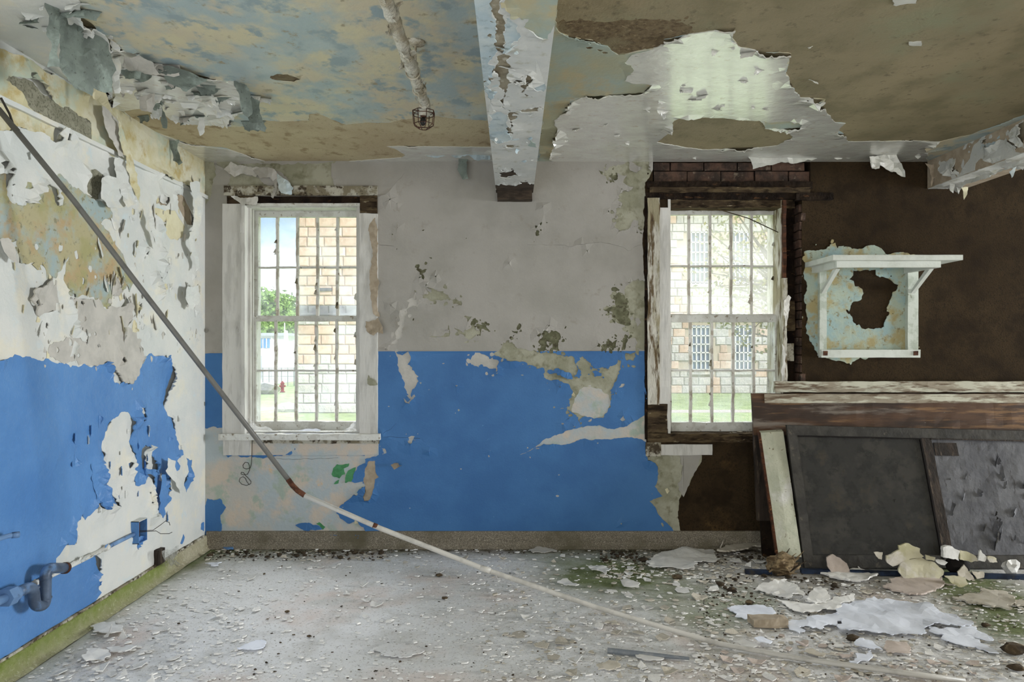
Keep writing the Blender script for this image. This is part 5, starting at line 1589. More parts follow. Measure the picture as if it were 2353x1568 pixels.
# ---- wall shelf on brackets
t = empty('wall_shelf', (0, 0, 0))
tag(t, 'white painted wooden shelf on wall brackets over the bare brown wall', 'shelf')
SX0, SX1 = 2.414, 3.397
zs0, zs1 = 1.68 + (793 - 598) / F * 5.16, 1.68 + (793 - 586) / F * 5.16
MB().rough((SX0, 5.16, zs0), (SX1, D - .005, zs1), 0.12, 0.0015, 1).build('shelf_board', 'shelf_white', t)
ax0, ax1, az0, az1 = SX0 + .055, SX1 - .13, zs0 - .048, zs0
MB().rough((ax0, 5.22, az0), (ax1, 5.255, az1), 0.1, 0.0015, 2).build('front_rail', 'shelf_white', t)
MB().rough((ax0, 5.255, az0), (ax0 + .035, D - .005, az1), 0.1, 0.0015, 3).build('side_rail', 'shelf_white', t)
MB().rough((ax1 - .035, 5.255, az0), (ax1, D - .005, az1), 0.1, 0.0015, 4).build('side_rail', 'shelf_white', t)
MB().rough((bx(1882), D - .03, bz(616)), (bx(2102), D - .005, bz(604)), 0.1, 0.002, 9).build('wall_rail', 'shelf_white', t)
MB().rough((bx(1878), D - .045, bz(818)), (bx(1894), D - .005, bz(612)), 0.05, 0.002, 5).build('upright', 'shelf_peel', t)
MB().rough((bx(2079), D - .045, bz(818)), (bx(2103), D - .005, bz(612)), 0.05, 0.002, 6).build('upright', 'shelf_peel', t)
MB().rough((bx(1880), D - .06, bz(822)), (bx(2105), D - .005, bz(804)), 0.08, 0.002, 7).build('bottom_rail', 'shelf_white', t)
for xa in (bx(1882), bx(2086)):
    zb, zt2 = bz(676), az0 + .004
    w = 0.032
    MB().hexa([(xa, D - .045, zb), (xa + w, D - .045, zb), (xa + w, D - .010, zb), (xa, D - .010, zb),
               (xa, 5.36, zt2), (xa + w, 5.36, zt2), (xa + w, 5.42, zt2), (xa, 5.42, zt2)]).build('brace', 'shelf_white', t)
for q in ((1889, 812), (2094, 812)):
    p = BW(*q)
    MB().rough((p.x - .018, D - .066, p.z - .018), (p.x + .018, D - .058, p.z + .018), 0.012, 0.003, q[0]).build('rust_stain', 'rust', t)

# ================================================================== things leaning on the right
# ---- big brown panel
t = empty('leaning_panel', (0, 0, 0))
tag(t, 'large weathered brown wooden panel leaning against the back wall under the shelf', 'panel')


def lean_box(name, mat, par, x0, x1, z0, z1, yb, yt, zb, zt3, th, amp=0.003, seed=1, step=0.07):
    """board whose front runs from depth yb at height zb to yt at zt3"""
    m = MB().rough((x0, 0, z0), (x1, th, z1), step, amp, seed)
    for v in m.v:
        v.y += yb + (yt - yb) * (v.z - zb) / (zt3 - zb)
    return m.build(name, mat, par)


yb_, yt_ = 5.40, 5.565
zT = P(1728, 905, yt_).z
args = (yb_, yt_, 0.0, zT, 0.03)
x0 = P(1728, 905, yt_).x
lean_box('top_rail', 'board_brown', t, x0, 4.6, zT - .335, zT, *args, amp=.004, seed=301)
lean_box('painted_edge', 'board_peel', t, x0 + .10, 4.6, zT - .075, zT - .004, yb_ - .006, yt_ - .006, 0, zT, .006, .003, 302, .03)
lean_box('stile', 'board_dark', t, x0, x0 + .17, 0.28, zT - .335, *args, amp=.004, seed=303)
lean_box('infill', 'board_dark', t, x0 + .17, 4.6, 0.02, zT - .335, yb_ + .012, yt_ + .012, 0, zT, .012, .003, 304)
lean_box('shadow_block', 'charred_wood', t, x0 + .03, x0 + .17, 0.005, .28, yb_ + .006, yt_ + .006, 0, zT, .03, .006, 305)  # dark block put in for the shadow under the panel's end
# ---- plank behind it
p0 = P(1782, 900, 5.60)
tag(MB().rough((p0.x, 5.60, P(0, 902, 5.60).z), (4.6, 5.645, P(0, 877, 5.60).z), 0.05, 0.004, 311).build('painted_plank', 'board_peel'), 'long flaking white plank resting behind the brown panel', 'plank')
# ---- pale board
t = empty('leaning_jamb_board', (0, 0, 0))
tag(t, 'narrow pale green-white board leaning left of the screen frame', 'board')
m = MB()
A, B, C_, D_ = P(1748, 995, 5.46), P(1800, 992, 5.46), P(1842, 1281, 5.12), P(1789, 1276, 5.12)
off = Vector((0.0, 0.035, 0.012))
for zz in (A, B, C_, D_):
    pass
C_.z = max(C_.z, 0.015)
D_.z = max(D_.z, 0.015)
n_ = 10
for i in range(n_ + 1):
    f = i / n_
    l_, r_ = A.lerp(D_, f), B.lerp(C_, f)
    for q in (l_, l_ + (r_ - l_) * .5 + Vector((0, -.006, 0)), r_, r_ + off, l_ + off):
        m.v.append(q + noise.noise_vector(q * 14) * .003)
for i in range(n_):
    for j in range(5):
        a, b = i * 5 + j, i * 5 + (j + 1) % 5
        m.f.append((a, b, b + 5, a + 5))
m.f.append((4, 3, 2, 1, 0))
m.f.append(tuple(n_ * 5 + j for j in range(5)))
m.build('board_face', 'jamb_pale', t)
m = MB()
for i in range(n_ + 1):
    f = i / n_
    l_ = A.lerp(D_, f)
    for q in (l_ + Vector((-.016, .002, 0)), l_ + Vector((-.001, -.002, 0)), l_ + off + Vector((-.001, 0, 0)), l_ + off + Vector((-.016, 0, 0))):
        m.v.append(q + noise.noise_vector(q * 14) * .002)
for i in range(n_):
    for j in range(4):
        a, b = i * 4 + j, i * 4 + (j + 1) % 4
        m.f.append((a, b, b + 4, a + 4))
m.f += [(3, 2, 1, 0), tuple(n_ * 4 + j for j in range(4))]
m.build('edge_strip', 'red_brown_wood', t)

# ---- screen frame lying on its side
t = empty('screen_frame', (0, 0, 0))
tag(t, 'dark wooden screen door frame lying sideways with wire mesh and a grey panel', 'screen')
SB, ST = 5.10, 5.44
sx0 = P(1808, 978, ST).x
zT2 = P(1808, 978, ST).z
sx1 = sx0 + 2.15
xm = P(2112, 985, ST).x


def scr(name, mat, x0, x1, z0, z1, th, dy=0.0, amp=0.003, seed=1, step=0.06, slope=0.022):
    m = MB().rough((x0, 0, z0), (x1, th, z1), step, amp, seed)
    for v in m.v:
        v.z -= slope * (v.x - sx0) * (v.z / zT2)
        v.y += dy + SB + (ST - SB) * (v.z / zT2)
    return m.build(name, mat, t)


fw = 0.075
scr('top_rail', 'screen_frame_wood', sx0, sx1, zT2 - fw, zT2, .03, seed=321)
scr('bottom_rail', 'screen_frame_wood', sx0, sx1, 0.012, 0.012 + fw * 1.15, .03, seed=322)
scr('stile', 'screen_frame_wood', sx0, sx0 + fw, fw, zT2 - fw, .03, seed=323)
scr('shadow_line', 'pipe_hole', xm - .012, xm, fw, zT2 - fw, .02, dy=-.002, seed=330)  # dark strips added to draw the shadow lines inside the frame
scr('shadow_line', 'pipe_hole', sx0 + fw, xm, zT2 - fw - .010, zT2 - fw, .02, dy=-.002, seed=331)
scr('shadow_line', 'board_dark', xm + fw, sx1 - fw, zT2 - fw - .010, zT2 - fw, .02, dy=-.002, seed=332)
scr('stile', 'board_dark', xm, xm + fw, fw, zT2 - fw, .03, seed=324)
scr('stile', 'screen_frame_wood', sx1 - fw, sx1, fw, zT2 - fw, .03, seed=325)
scr('backing', 'screen_back', sx0 + fw * .8, xm + .02, fw * .9, zT2 - fw * .9, .008, dy=.030, amp=.004, seed=326)
scr('grey_panel', 'cracked_panel', xm + fw * .9, sx1 - fw * .9, fw * .9, zT2 - fw * .9, .008, dy=.022, amp=.006, seed=327, step=.05)
m = MB()
x_, n1, n2 = sx0 + fw, 100, 90
for i in range(n1 + 1):
    x = sx0 + fw + (xm - sx0 - fw) * i / n1
    m.box((x - .0011, 0.012, fw), (x + .0011, 0.0135, zT2 - fw))
for j in range(n2 + 1):
    z = fw + (zT2 - 2 * fw) * j / n2
    m.box((sx0 + fw, 0.0136, z - .0011), (xm, 0.015, z + .0011))
for v in m.v:
    v.z -= .022 * (v.x - sx0) * (v.z / zT2)
    v.y += SB + (ST - SB) * (v.z / zT2)
o = m.build('wire_mesh', 'screen_wire', t)
o['kind'] = 'stuff'
# flakes of the panel's skin and a dark label patch
for i in range(26):
    fx_ = rf.uniform(xm + fw + .05, sx1 - fw - .05)
    fz = rf.uniform(.18, zT2 - .2)
    s = rf.choice([.02, .035, .05, .07])
    yb = SB + (ST - SB) * fz / zT2 + .018
    flap('skin_flake', (fx_, yb, fz), (math.sin(.2), 0, math.cos(.2)), (rf.choice([-1, 1]), 0, 0), (0, -1, 0), s * rf.uniform(1, 3), s * .6, rf.uniform(.6, 1.6), rf.choice(['cracked_panel', 'cracked_panel', 'cracked_panel', 'screen_back']), t, rf)
for i in range(9):
    fx_ = rf.uniform(sx0 + .3, xm - .08)
    fz = rf.uniform(.15, .75)
    s = rf.choice([.03, .05])
    yb = SB + (ST - SB) * fz / zT2 + .028
    flap('skin_flake', (fx_, yb, fz), (math.sin(.2), 0, math.cos(.2)), (1, 0, 0), (0, -1, 0), s * 2, s * .5, .7, 'screen_back', t, rf)
scr('dark_patch', 'board_dark', xm + fw + .02, xm + fw + .20, zT2 - .21, zT2 - .11, .004, dy=.012, amp=.001, seed=328)
# ---- dark blue bar on the floor before it
for (a, b, lab) in (((1712, 1318), (1772, 1320), 'short end of dark blue bar lying left of the rotten wood'), ((1840, 1317), (2480, 1334), 'dark blue metal bar lying on the floor along the screen frame')):
    p, q = FL(*a), FL(*b)
    m = MB()
    dd = (q - p).normalized()
    nn = Vector((-dd.y, dd.x, 0)) * .02
    up = Vector((0, 0, .028))
    m.hexa([p - nn, q - nn, q + nn, p + nn, p - nn + up, q - nn + up, q + nn + up, p + nn + up])
    tag(m.build('floor_bar', 'dark_blue_bar'), lab, 'metal bar')
# ---- grey bar on the floor
p, q = FL(1396, 1496, .012), FL(1584, 1514, .012)
m = MB()
m.tube([p, p.lerp(q, .35), p.lerp(q, .7), q], [.017, .015, .012, .008], 8)
tag(m.build('grey_batten', 'grey_bar'), 'short grey bar lying on the floor in front of the long pipe', 'bar')
# ================================================================== debris
Z8 = lambda pts: zoomed(1653, 1200, 3.361, pts)
Z7b = lambda pts: zoomed(1150, 1180, 3.922, pts)
Z6b = lambda pts: zoomed(500, 1200, 3.361, pts)
Z5b = lambda pts: zoomed(0, 1150, 3.752, pts)
SHEETS = [
    ('paint_sheet', 'flake_cool', Z8([(920, 690), (1050, 640), (1200, 620), (1450, 640), (1600, 660), (1700, 720), (1940, 790), (1940, 830), (1870, 835), (1700, 830), (1640, 840), (1580, 850), (1600, 890), (1560, 910), (1500, 900), (1380, 890), (1340, 900), (1280, 880), (1120, 880), (1080, 890), (1000, 885), (910, 820), (960, 770)]), .016, .03, 'largest pale blue-white sheet of fallen paint on the right of the floor'),
    ('paint_sheet', 'flake_cool', Z8([(1620, 835), (1750, 845), (1860, 850), (1980, 830), (1985, 850), (2060, 880), (2120, 920), (2060, 930), (1960, 900), (2040, 960), (2160, 1030), (2080, 1020), (1980, 980), (1860, 970), (1770, 950), (1740, 900), (1660, 880)]), .006, .02, 'jagged tail of fallen paint right of the largest sheet'),
    ('paint_sheet', 'flake_cool', Z8([(60, 680), (250, 660), (400, 670), (430, 700), (420, 730), (300, 750), (200, 765), (120, 745)]), .006, .03, 'leftmost pale sheet of the fallen paint heap beside the long pipe'),
    ('paint_sheet', 'flake_cool', Z8([(520, 790), (700, 750), (940, 720), (960, 780), (900, 820), (800, 830), (720, 850), (620, 850), (660, 880), (620, 905), (550, 870)]), .010, .03, 'torn pale sheet joined to the left edge of the largest fallen sheet'),
    ('paint_sheet', 'flake_white', Z8([(440, 620), (600, 640), (700, 660), (860, 640), (1040, 600), (1040, 650), (940, 690), (800, 700), (650, 720), (520, 670)]), .012, .04, 'off-white fallen sheet just behind the largest sheet'),
    ('paint_sheet', 'flake_white', Z8([(260, 540), (420, 500), (520, 490), (580, 520), (660, 590), (560, 640), (480, 620), (400, 570)]), .008, .07, 'crumpled off-white sheet at the back left of the fallen paint heap'),
    ('paint_sheet', 'flake_white', Z8([(690, 600), (740, 580), (800, 590), (820, 640), (740, 660), (680, 640)]), .02, .07, 'small crumpled white scrap in the middle of the fallen paint heap'),
    ('plaster_sheet', 'flake_pink', Z8([(1390, 450), (1540, 440), (1700, 440), (1745, 490), (1670, 545), (1490, 570), (1330, 545), (1260, 510)]), .006, .01, 'rounded pinkish plaster sheet lying below the cream slabs'),
    ('plaster_sheet', 'flake_white', Z8([(780, 410), (1000, 390), (1070, 365), (1150, 410), (1220, 450), (1150, 470), (1000, 470), (850, 440)]), .006, .05, 'pointed white plaster sheet lying before the screen frame'),
    ('plaster_sheet', 'flake_tan', Z8([(1800, 600), (1930, 570), (2060, 550), (2230, 560), (2240, 690), (2100, 670), (2000, 650)]), .006, .02, 'tan wedge of plaster on mossy floor at far right'),
    ('plaster_sheet', 'flake_tan', Z8([(2230, 632), (2500, 630), (2500, 690), (2300, 665)]), .004, .01, 'tan sliver of plaster cut off by the right edge'),
    ('paint_sheet', 'flake_white', Z7b([(1310, 460), (1400, 400), (1560, 370), (1720, 350), (1920, 345), (1980, 430), (1930, 460), (1820, 450), (1740, 475), (1750, 520), (1640, 530), (1480, 515), (1330, 510)]), .012, .04, 'broad white paint sheet on the floor below the right window'),
    ('board_splinter', 'flake_tan', Z7b([(1950, 385), (2100, 325), (2353, 288), (2420, 290), (2400, 330), (2200, 360), (2020, 390)]), .03, .02, 'long pale splinter of board left of the rotten wood'),
    ('paint_sheet', 'flake_white', Z7b([(770, 485), (900, 490), (990, 540), (950, 575), (860, 548)]), .010, .05, 'bent grey-white paint piece on the mossy floor below the blue wall'),
    ('paint_sheet', 'flake_tan', Z7b([(860, 1390), (960, 1370), (1060, 1365), (1080, 1400), (1040, 1440), (880, 1430)]), .008, .01, 'flat grey-tan plaster piece in front of the short grey bar'),
    ('paint_sheet', 'flake_white', Z7b([(510, 640), (560, 610), (640, 640), (710, 665), (680, 680), (570, 655)]), .006, .02, 'long grey-white flake on moss right of the pipe middle'),
    ('paint_sheet', 'flake_white', Z7b([(1090, 650), (1130, 610), (1200, 640), (1260, 660), (1250, 685), (1110, 680)]), .006, .03, 'grey-white cluster flake on moss below the right window'),
    ('paint_sheet', 'flake_white', Z7b([(1215, 1300), (1300, 1285), (1475, 1310), (1430, 1345), (1280, 1340)]), .004, .01, 'pale flat flake right behind the short grey bar end'),
    ('paint_sheet', 'flake_cool', Z8([(270, 940), (330, 910), (410, 955), (390, 970), (300, 960)]), .008, .03, 'bright white curled flake touching the long pipe'),
    ('paint_sheet', 'flake_white', Z8([(100, 930), (200, 925), (320, 975), (200, 975)]), .005, .01, 'cream flake beside the long pipe on the right'),
    ('paint_sheet', 'flake_cool', Z8([(1040, 960), (1080, 935), (1180, 950), (1260, 1010), (1160, 1010), (1060, 985)]), .012, .02, 'pale blue flake in front of the largest fallen sheet'),
    ('paint_sheet', 'flake_cool', Z8([(1000, 1090), (1050, 1040), (1170, 1010), (1150, 1090), (1060, 1110)]), .008, .02, 'pale blue flake next to the end of the long pipe'),
    ('paint_sheet', 'flake_pink', Z8([(1270, 980), (1440, 960), (1480, 1000), (1460, 1040), (1300, 1030)]), .007, .02, 'pinkish plaster flake in front of the largest fallen sheet'),
    ('paint_sheet', 'flake_pink', Z8([(900, 1030), (1040, 1020), (1030, 1055), (950, 1065)]), .006, .02, 'pinkish plaster flake just behind the long pipe'),
    ('paint_sheet', 'flake_tan', Z8([(630, 1010), (720, 990), (940, 1040), (760, 1045)]), .005, .01, 'long cream flake just behind the long pipe'),
    ('paint_sheet', 'flake_white', Z8([(880, 975), (900, 955), (970, 965), (960, 985)]), .010, .01, 'small white flake in front of the torn pale sheet'),
    ('paint_sheet', 'flake_cool', Z6b([(150, 995), (250, 960), (340, 930), (355, 985), (250, 998)]), .004, .015, 'triangular pale flake alone on the left front floor'),
    ('paint_sheet', 'floor_concrete', Z6b([(1180, 1000), (1250, 960), (1400, 950), (1560, 980), (1580, 1020), (1500, 1050), (1400, 1058), (1280, 1040)]), .003, .008, 'thin grey plaster skin flat on the middle of the floor'),
    ('paint_sheet', 'flake_white', Z5b([(780, 1110), (900, 1080), (1060, 1110), (1060, 1150), (880, 1180), (800, 1170)]), .012, .02, 'thick white slab near the mossy baseboard'),
    ('paint_sheet', 'flake_white', Z5b([(740, 1330), (850, 1320), (950, 1340), (900, 1400), (740, 1420), (710, 1390)]), .008, .05, 'white paint heap piece on the left front floor'),
    ('paint_sheet', 'flake_white', Z5b([(920, 1300), (1100, 1280), (1180, 1290), (1080, 1330), (950, 1325)]), .010, .03, 'long white piece behind the left front heap'),
    ('paint_sheet', 'flake_cool', Z4([(280, 1255), (350, 1240), (430, 1235), (400, 1265), (330, 1268)]), .006, .02, 'pale grey flake near the left corner of the room'),
    ('paint_sheet', 'left_blue', Z4([(480, 1090), (555, 1095), (530, 1125), (490, 1125)]), .010, .02, 'blue paint scrap on the floor by the left corner'),
    ('paint_sheet', 'left_blue', Z4([(330, 1075), (400, 1060), (460, 1070), (420, 1090)]), .012, .02, 'darker blue paint scrap against the back baseboard'),
    ('paint_sheet', 'skim_grey', Z7b([(260, 340), (330, 320), (470, 335), (510, 355), (400, 365), (290, 362)]), .004, .02, 'blue-grey plaster flake near the baseboard under the blue wall'),
]
for i, (nm, mt, px, z, wv, lab) in enumerate(SHEETS):
    tag(floor_sheet(nm, px, mt, None, 0.005 if 'paint' in nm else 0.012, z=z, seed=400 + i, wav=wv, grid=0.045, amp=0.3), lab, 'paint sheet' if nm == 'paint_sheet' else ('plaster' if 'plaster' in nm else 'splinter'))


def standing(name, mat, px, lab, lean=0.5, th=0.012, seed=1, wav=0.01, clearance=0.0, cat='plaster'):
    """a broken slab standing on the floor, leaning back"""
    yb = max(q[1] for q in px)
    Y0 = F * (EYE - 0.012 - clearance) / (yb - CY)
    ref = (EYE - 0.012)

    def yf(x, y):
        return Y0 + (yb - y) / F * Y0 * lean
    return tag(sheet(name, px, yf, mat, None, th, 0.12, seed, wav, 0.04), lab, cat)


standing('plaster_slab', 'flake_pink', Z8([(830, 275), (880, 250), (935, 280), (985, 320), (1010, 385), (940, 400), (870, 395), (835, 340)]), 'pinkish white slab of plaster standing before the screen frame', .5, .012, 501)
standing('plaster_slab', 'slab_cream', Z8([(1290, 262), (1390, 215), (1385, 182), (1440, 165), (1550, 205), (1550, 240), (1580, 265), (1480, 285), (1390, 325), (1340, 345), (1290, 300)]), 'upper cream slab of broken plaster propped on the screen frame', .35, .014, 502, clearance=.07)
standing('plaster_slab', 'slab_cream', Z8([(1400, 320), (1450, 290), (1560, 275), (1660, 310), (1735, 380), (1730, 410), (1690, 445), (1540, 450), (1430, 440), (1385, 370)]), 'big rounded cream slab of plaster leaning below the screen frame stile', .7, .014, 503)
standing('plaster_slab', 'flake_white', Z8([(1730, 195), (1800, 190), (1860, 225), (1850, 300), (1790, 285), (1730, 275)]), 'white plaster block on the bottom rail of the screen frame', .3, .03, 504, clearance=.12)
standing('plaster_slab', 'slab_cream', Z8([(1862, 222), (1920, 232), (2010, 300), (1930, 305), (1862, 292)]), 'cream plaster wedge right of the white plaster block', .3, .02, 505, clearance=.11)
standing('plaster_slab', 'flake_white', Z8([(2000, 295), (2020, 215), (2064, 275), (2050, 308)]), 'small pointed white plaster shard on the screen frame rail', .3, .012, 506, clearance=.11)
standing('plaster_slab', 'slab_cream', Z8([(2070, 270), (2140, 280), (2148, 312), (2090, 312)]), 'small cream plaster shard rightmost on the screen frame rail', .3, .012, 507, clearance=.11)
standing('plaster_slab', 'flake_tan', Z8([(1195, 235), (1262, 235), (1255, 292), (1230, 285)]), 'small triangular shard left of the cream slabs', .3, .008, 508, clearance=.12)
standing('plaster_slab', 'slab_cream', Z8([(1596, 255), (1670, 275), (1660, 302), (1600, 292)]), 'small cream shard between the cream slabs and white block', .3, .012, 509, clearance=.11)
standing('plaster_slab', 'flake_white', Z8([(1668, 290), (1765, 312), (1740, 335), (1690, 322)]), 'small white shard under the white plaster block', .3, .012, 510, clearance=.08)
standing('plaster_slab', 'flake_tan', Z8([(1840, 385), (1890, 330), (1970, 440), (1930, 455), (1850, 425)]), 'tan triangular shard standing on the mossy floor at right', .7, .008, 511)
standing('plaster_slab', 'slab_cream', Z8([(1740, 418), (1900, 430), (1925, 480), (1850, 505)]), 'tan plaster wedge leaning in front of the triangular shard', 1.2, .008, 512)
standing('plaster_slab', 'flake_tan', Z8([(1950, 380), (2040, 385), (2045, 430), (1990, 440)]), 'small tan shard right of the triangular shard', .8, .008, 513)
standing('plaster_slab', 'flake_white', Z7b([(780, 275), (820, 215), (845, 185), (885, 180), (950, 240), (940, 300), (765, 292)]), 'white plaster piece standing against the baseboard under the blue wall', .3, .01, 514)
standing('plaster_slab', 'flake_white', Z5b([(890, 1180), (960, 1070), (955, 1120), (930, 1180)]), 'thin upright paint shard on the left floor', .3, .004, 515)
standing('plaster_slab', 'flake_white', Z5b([(1020, 1195), (1055, 1110), (1090, 1190), (1050, 1205)]), 'small folded upright shard on the left floor', .3, .004, 516)
standing('plaster_slab', 'flake_white', Z5b([(1255, 1570), (1310, 1490), (1330, 1560), (1320, 1580)]), 'upright white shard at the bottom edge of the left floor', .3, .004, 517)
standing('plaster_slab', 'flake_tan', Z7b([(1000, 245), (1025, 240), (1060, 290), (1030, 292)]), 'brown chip standing by the baseboard right of the white piece', .4, .01, 518)
standing('wood_splinter', 'flake_tan', Z7b([(1975, 310), (2010, 240), (2005, 270), (1988, 318)]), 'thin pointed splinter standing near the brown panel', .3, .006, 519, cat='splinter')

# ---- lumps


def lump(name, c, r, mat, seed, sq=(1, 1, 1), parent=None, sub=2, amp=.35, fq=2.2):
    bm = bmesh.new()
    bmesh.ops.create_icosphere(bm, subdivisions=sub, radius=1.0)
    vs = []
    for v in bm.verts:
        k = 1 + amp * noise.noise(v.co * fq + Vector((seed * 3.1, seed, 0)))
        vs.append(Vector((c[0] + v.co.x * k * r * sq[0], c[1] + v.co.y * k * r * sq[1], c[2] + v.co.z * k * r * sq[2])))
    fs = [tuple(v.index for v in f.verts) for f in bm.faces]
    bm.free()
    return link_mesh(name, vs, fs, mat, parent)


t = empty('rotten_wood_clump', (0, 0, 0))
tag(t, 'crumbling clump of rotten brown wood fibre at the foot of the pale board', 'rotten wood')
p = FL(1800, 1322)
lump('core', (p.x, p.y + .02, .07), .085, 'rotten_fibre', 4, (1.3, .9, .95), t, 3, .4, 1.8)
for i in range(16):
    a = Vector((p.x + rf.uniform(-.12, .06), p.y + rf.uniform(-.06, .06), rf.uniform(.01, .07)))
    b = a + Vector((rf.uniform(.02, .14), rf.uniform(-.03, .03), rf.uniform(.02, .12)))
    m = MB().tube([a, a.lerp(b, .5) + Vector((0, 0, .006)), b], [.006, .007, .002], 5)
    m.build('fibre_strand', rf.choice(['rotten_fibre', 'rotten_fibre', 'crumb_brown']), t)
p = FL(1770, 1438)
tag(MB().rough((p.x - .11, p.y - .04, .002), (p.x + .10, p.y + .05, .045), .03, .016, 33).build('plaster_chunk', 'tan_paint'), 'thick brick-like brown plaster chunk left of the torn pale sheet', 'plaster')
p = FL(2200, 1322)
tag(lump('dark_lump', (p.x, p.y, .075), .07, 'pipe_hole', 8, (1.3, .8, 1.0)), 'black lump lying under the white plaster block', 'lump')
p = FL(2322, 1322)
tag(lump('white_fluff', (p.x, p.y, .06), .055, 'flake_white', 9, (1.1, .7, .9), amp=.7, fq=4), 'fluffy white tuft at the bottom rail of the screen frame', 'tuft')
p = FL(1395, 1292)
for k, (q, rr, lab) in enumerate((((1960, 1472), .03, 'ragged dark brown clod in front of the largest fallen sheet'), ((2330, 1500), .05, 'ragged brown clod at the right edge of the floor'), ((2335, 1540), .03, 'flat dark clod at lower right corner'),
                                  ((660, 1408), .012, 'small olive pebble alone on the pale left floor'), ((1009, 1325), .02, 'brown clod alone on the pinkish floor'), ((1022, 1377), .016, 'olive clod left of the pipe middle'), ((1556, 1330), .03, 'dark clod on moss below the right window'), ((2265, 1440), .02, 'black clod on the mossy floor right of the largest sheet'), ((1478, 1290), .03, 'dark clod left of the broad white sheet'), ((710, 1464), .010, 'tiny dark pebble on the left front floor'), ((1682, 1360), .028, 'dark square clod left of the crumpled sheet'), ((1722, 1388), .022, 'round brown clod left of the fallen paint heap'))):
    p = FL(*q)
    tag(lump('clod', (p.x, p.y, rr * .45), rr, 'crumb_brown', 20 + k, (1.3, .9, .6), amp=.5), lab, 'clod')

# ---- countable flakes
flake_meshes = []
for k in range(14):
    rg = random.Random(900 + k)
    n = rg.choice([5, 6, 7, 8])
    asp = rg.uniform(.5, 1.0)
    top = []
    for i in range(n):
        a = 2 * math.pi * i / n
        r = rg.uniform(.55, 1.15)
        top.append(Vector((math.cos(a) * r, math.sin(a) * r * asp, 0)))
    cu = rg.uniform(-.1, .75)
    ax = rg.uniform(0, 3.14)
    th = rg.choice([.05, .08, .14])
    for v in top:
        v.z = cu * (v.x * math.cos(ax) + v.y * math.sin(ax)) ** 2
    mz = min(min(v.z for v in top), 0)
    vs = [v + Vector((0, 0, th - mz)) for v in top] + [Vector((0, 0, th - mz))] + [v + Vector((0, 0, -mz)) for v in top] + [Vector((0, 0, -mz))]
    fs = []
    for i in range(n):
        j = (i + 1) % n
        fs += [(i, j, n), (n + 1 + j, n + 1 + i, 2 * n + 1), (j, i, n + 1 + i, n + 1 + j)]
    for mt in ('flake_white', 'flake_tan', 'flake_pink'):
        me = bpy.data.meshes.new('paint_flake')
        me.from_pydata([tuple(v) for v in vs], [], fs)
        me.materials.append(MATS[mt])
        flake_meshes.append((mt, me))
FW = [m_ for mt, m_ in flake_meshes if mt == 'flake_white']
FT = [m_ for mt, m_ in flake_meshes if mt == 'flake_tan']
FP = [m_ for mt, m_ in flake_meshes if mt == 'flake_pink']
# zones: (x0, x1, y0, y1, count, size range in metres, meshes)
ZONES = [(1660, 1900, 1335, 1400, 20, (.02, .07), FW + FT, 'before the rotten wood clump'),
         (1900, 2200, 1340, 1400, 25, (.02, .07), FW + FT, 'behind the largest fallen sheet'),
         (1640, 1860, 1455, 1566, 34, (.015, .07), FW + FT + FP, 'where the long pipe meets the floor'),
         (1860, 2100, 1470, 1566, 44, (.015, .07), FW + FT + FP, 'in front of the largest fallen sheet'),
         (2100, 2340, 1480, 1566, 34, (.015, .07), FW + FT + FP, 'at the lower right beyond the pipe end'),
         (1180, 1400, 1380, 1560, 28, (.02, .06), FW + FT, 'below the long pipe left of the short grey bar'),
         (1400, 1640, 1430, 1560, 27, (.02, .06), FW + FT, 'on the floor around the short grey bar'),
         (1400, 1760, 1285, 1400, 36, (.02, .065), FW + FT, 'on the mossy floor below the right window'),
         (120, 300, 1420, 1560, 26, (.012, .05), FW, 'beside the mossy baseboard on the left'),
         (300, 460, 1400, 1560, 24, (.012, .05), FW, 'on the left floor in front of the left window'),
         (300, 600, 1300, 1440, 18, (.012, .05), FW, 'on the pale floor near the left corner'),
         (600, 900, 1300, 1450, 17, (.012, .05), FW, 'on the bare pale floor left of the pipe'),
         (480, 900, 1258, 1290, 20, (.01, .035), FW + FT, 'along the baseboard below the left window'),
         (900, 1400, 1256, 1330, 36, (.01, .04), FW + FT, 'on the floor below the blue wall')]
rz = random.Random(55)
nfl = 0
bpy.context.view_layer.update()
AVOID = []
for o_ in COL.objects:
    if o_.type == 'MESH' and o_.parent is None and o_.name.split('.')[0] in ('paint_sheet', 'plaster_sheet', 'plaster_slab', 'plaster_chunk', 'clod', 'grey_batten', 'board_splinter', 'floor_bar', 'dark_lump', 'white_fluff', 'wood_splinter'):
        c_ = [v.co for v in o_.data.vertices]
        AVOID.append((min(v.x for v in c_), max(v.x for v in c_), min(v.y for v in c_), max(v.y for v in c_)))
PIPE_XY = [lo_[i].lerp(lo_[i + 1], k / 12) for i in range(3, len(lo_) - 1) for k in range(13)]
DISCS = []


def free_spot(xa, xb, ya, yb, r):
    # a clear place on the floor inside the zone, or None
    for _ in range(25):
        p = FL(rz.uniform(xa, xb), rz.uniform(ya, yb))
        e = r * 1.15
        if p.y > 5.55 - r or p.x < LWX + .14 or (p.y > 4.95 and p.x > 2.0):
            continue
        if any(a - e < p.x < b + e and c - e < p.y < d + e for a, b, c, d in AVOID):
            continue
        if any((q.x - p.x) ** 2 + (q.y - p.y) ** 2 < (e + .03) ** 2 for q in PIPE_XY):
            continue
        if any((q[0] - p.x) ** 2 + (q[1] - p.y) ** 2 < (e + q[2]) ** 2 for q in DISCS):
            continue
        DISCS.append((p.x, p.y, e))
        return p
    return None


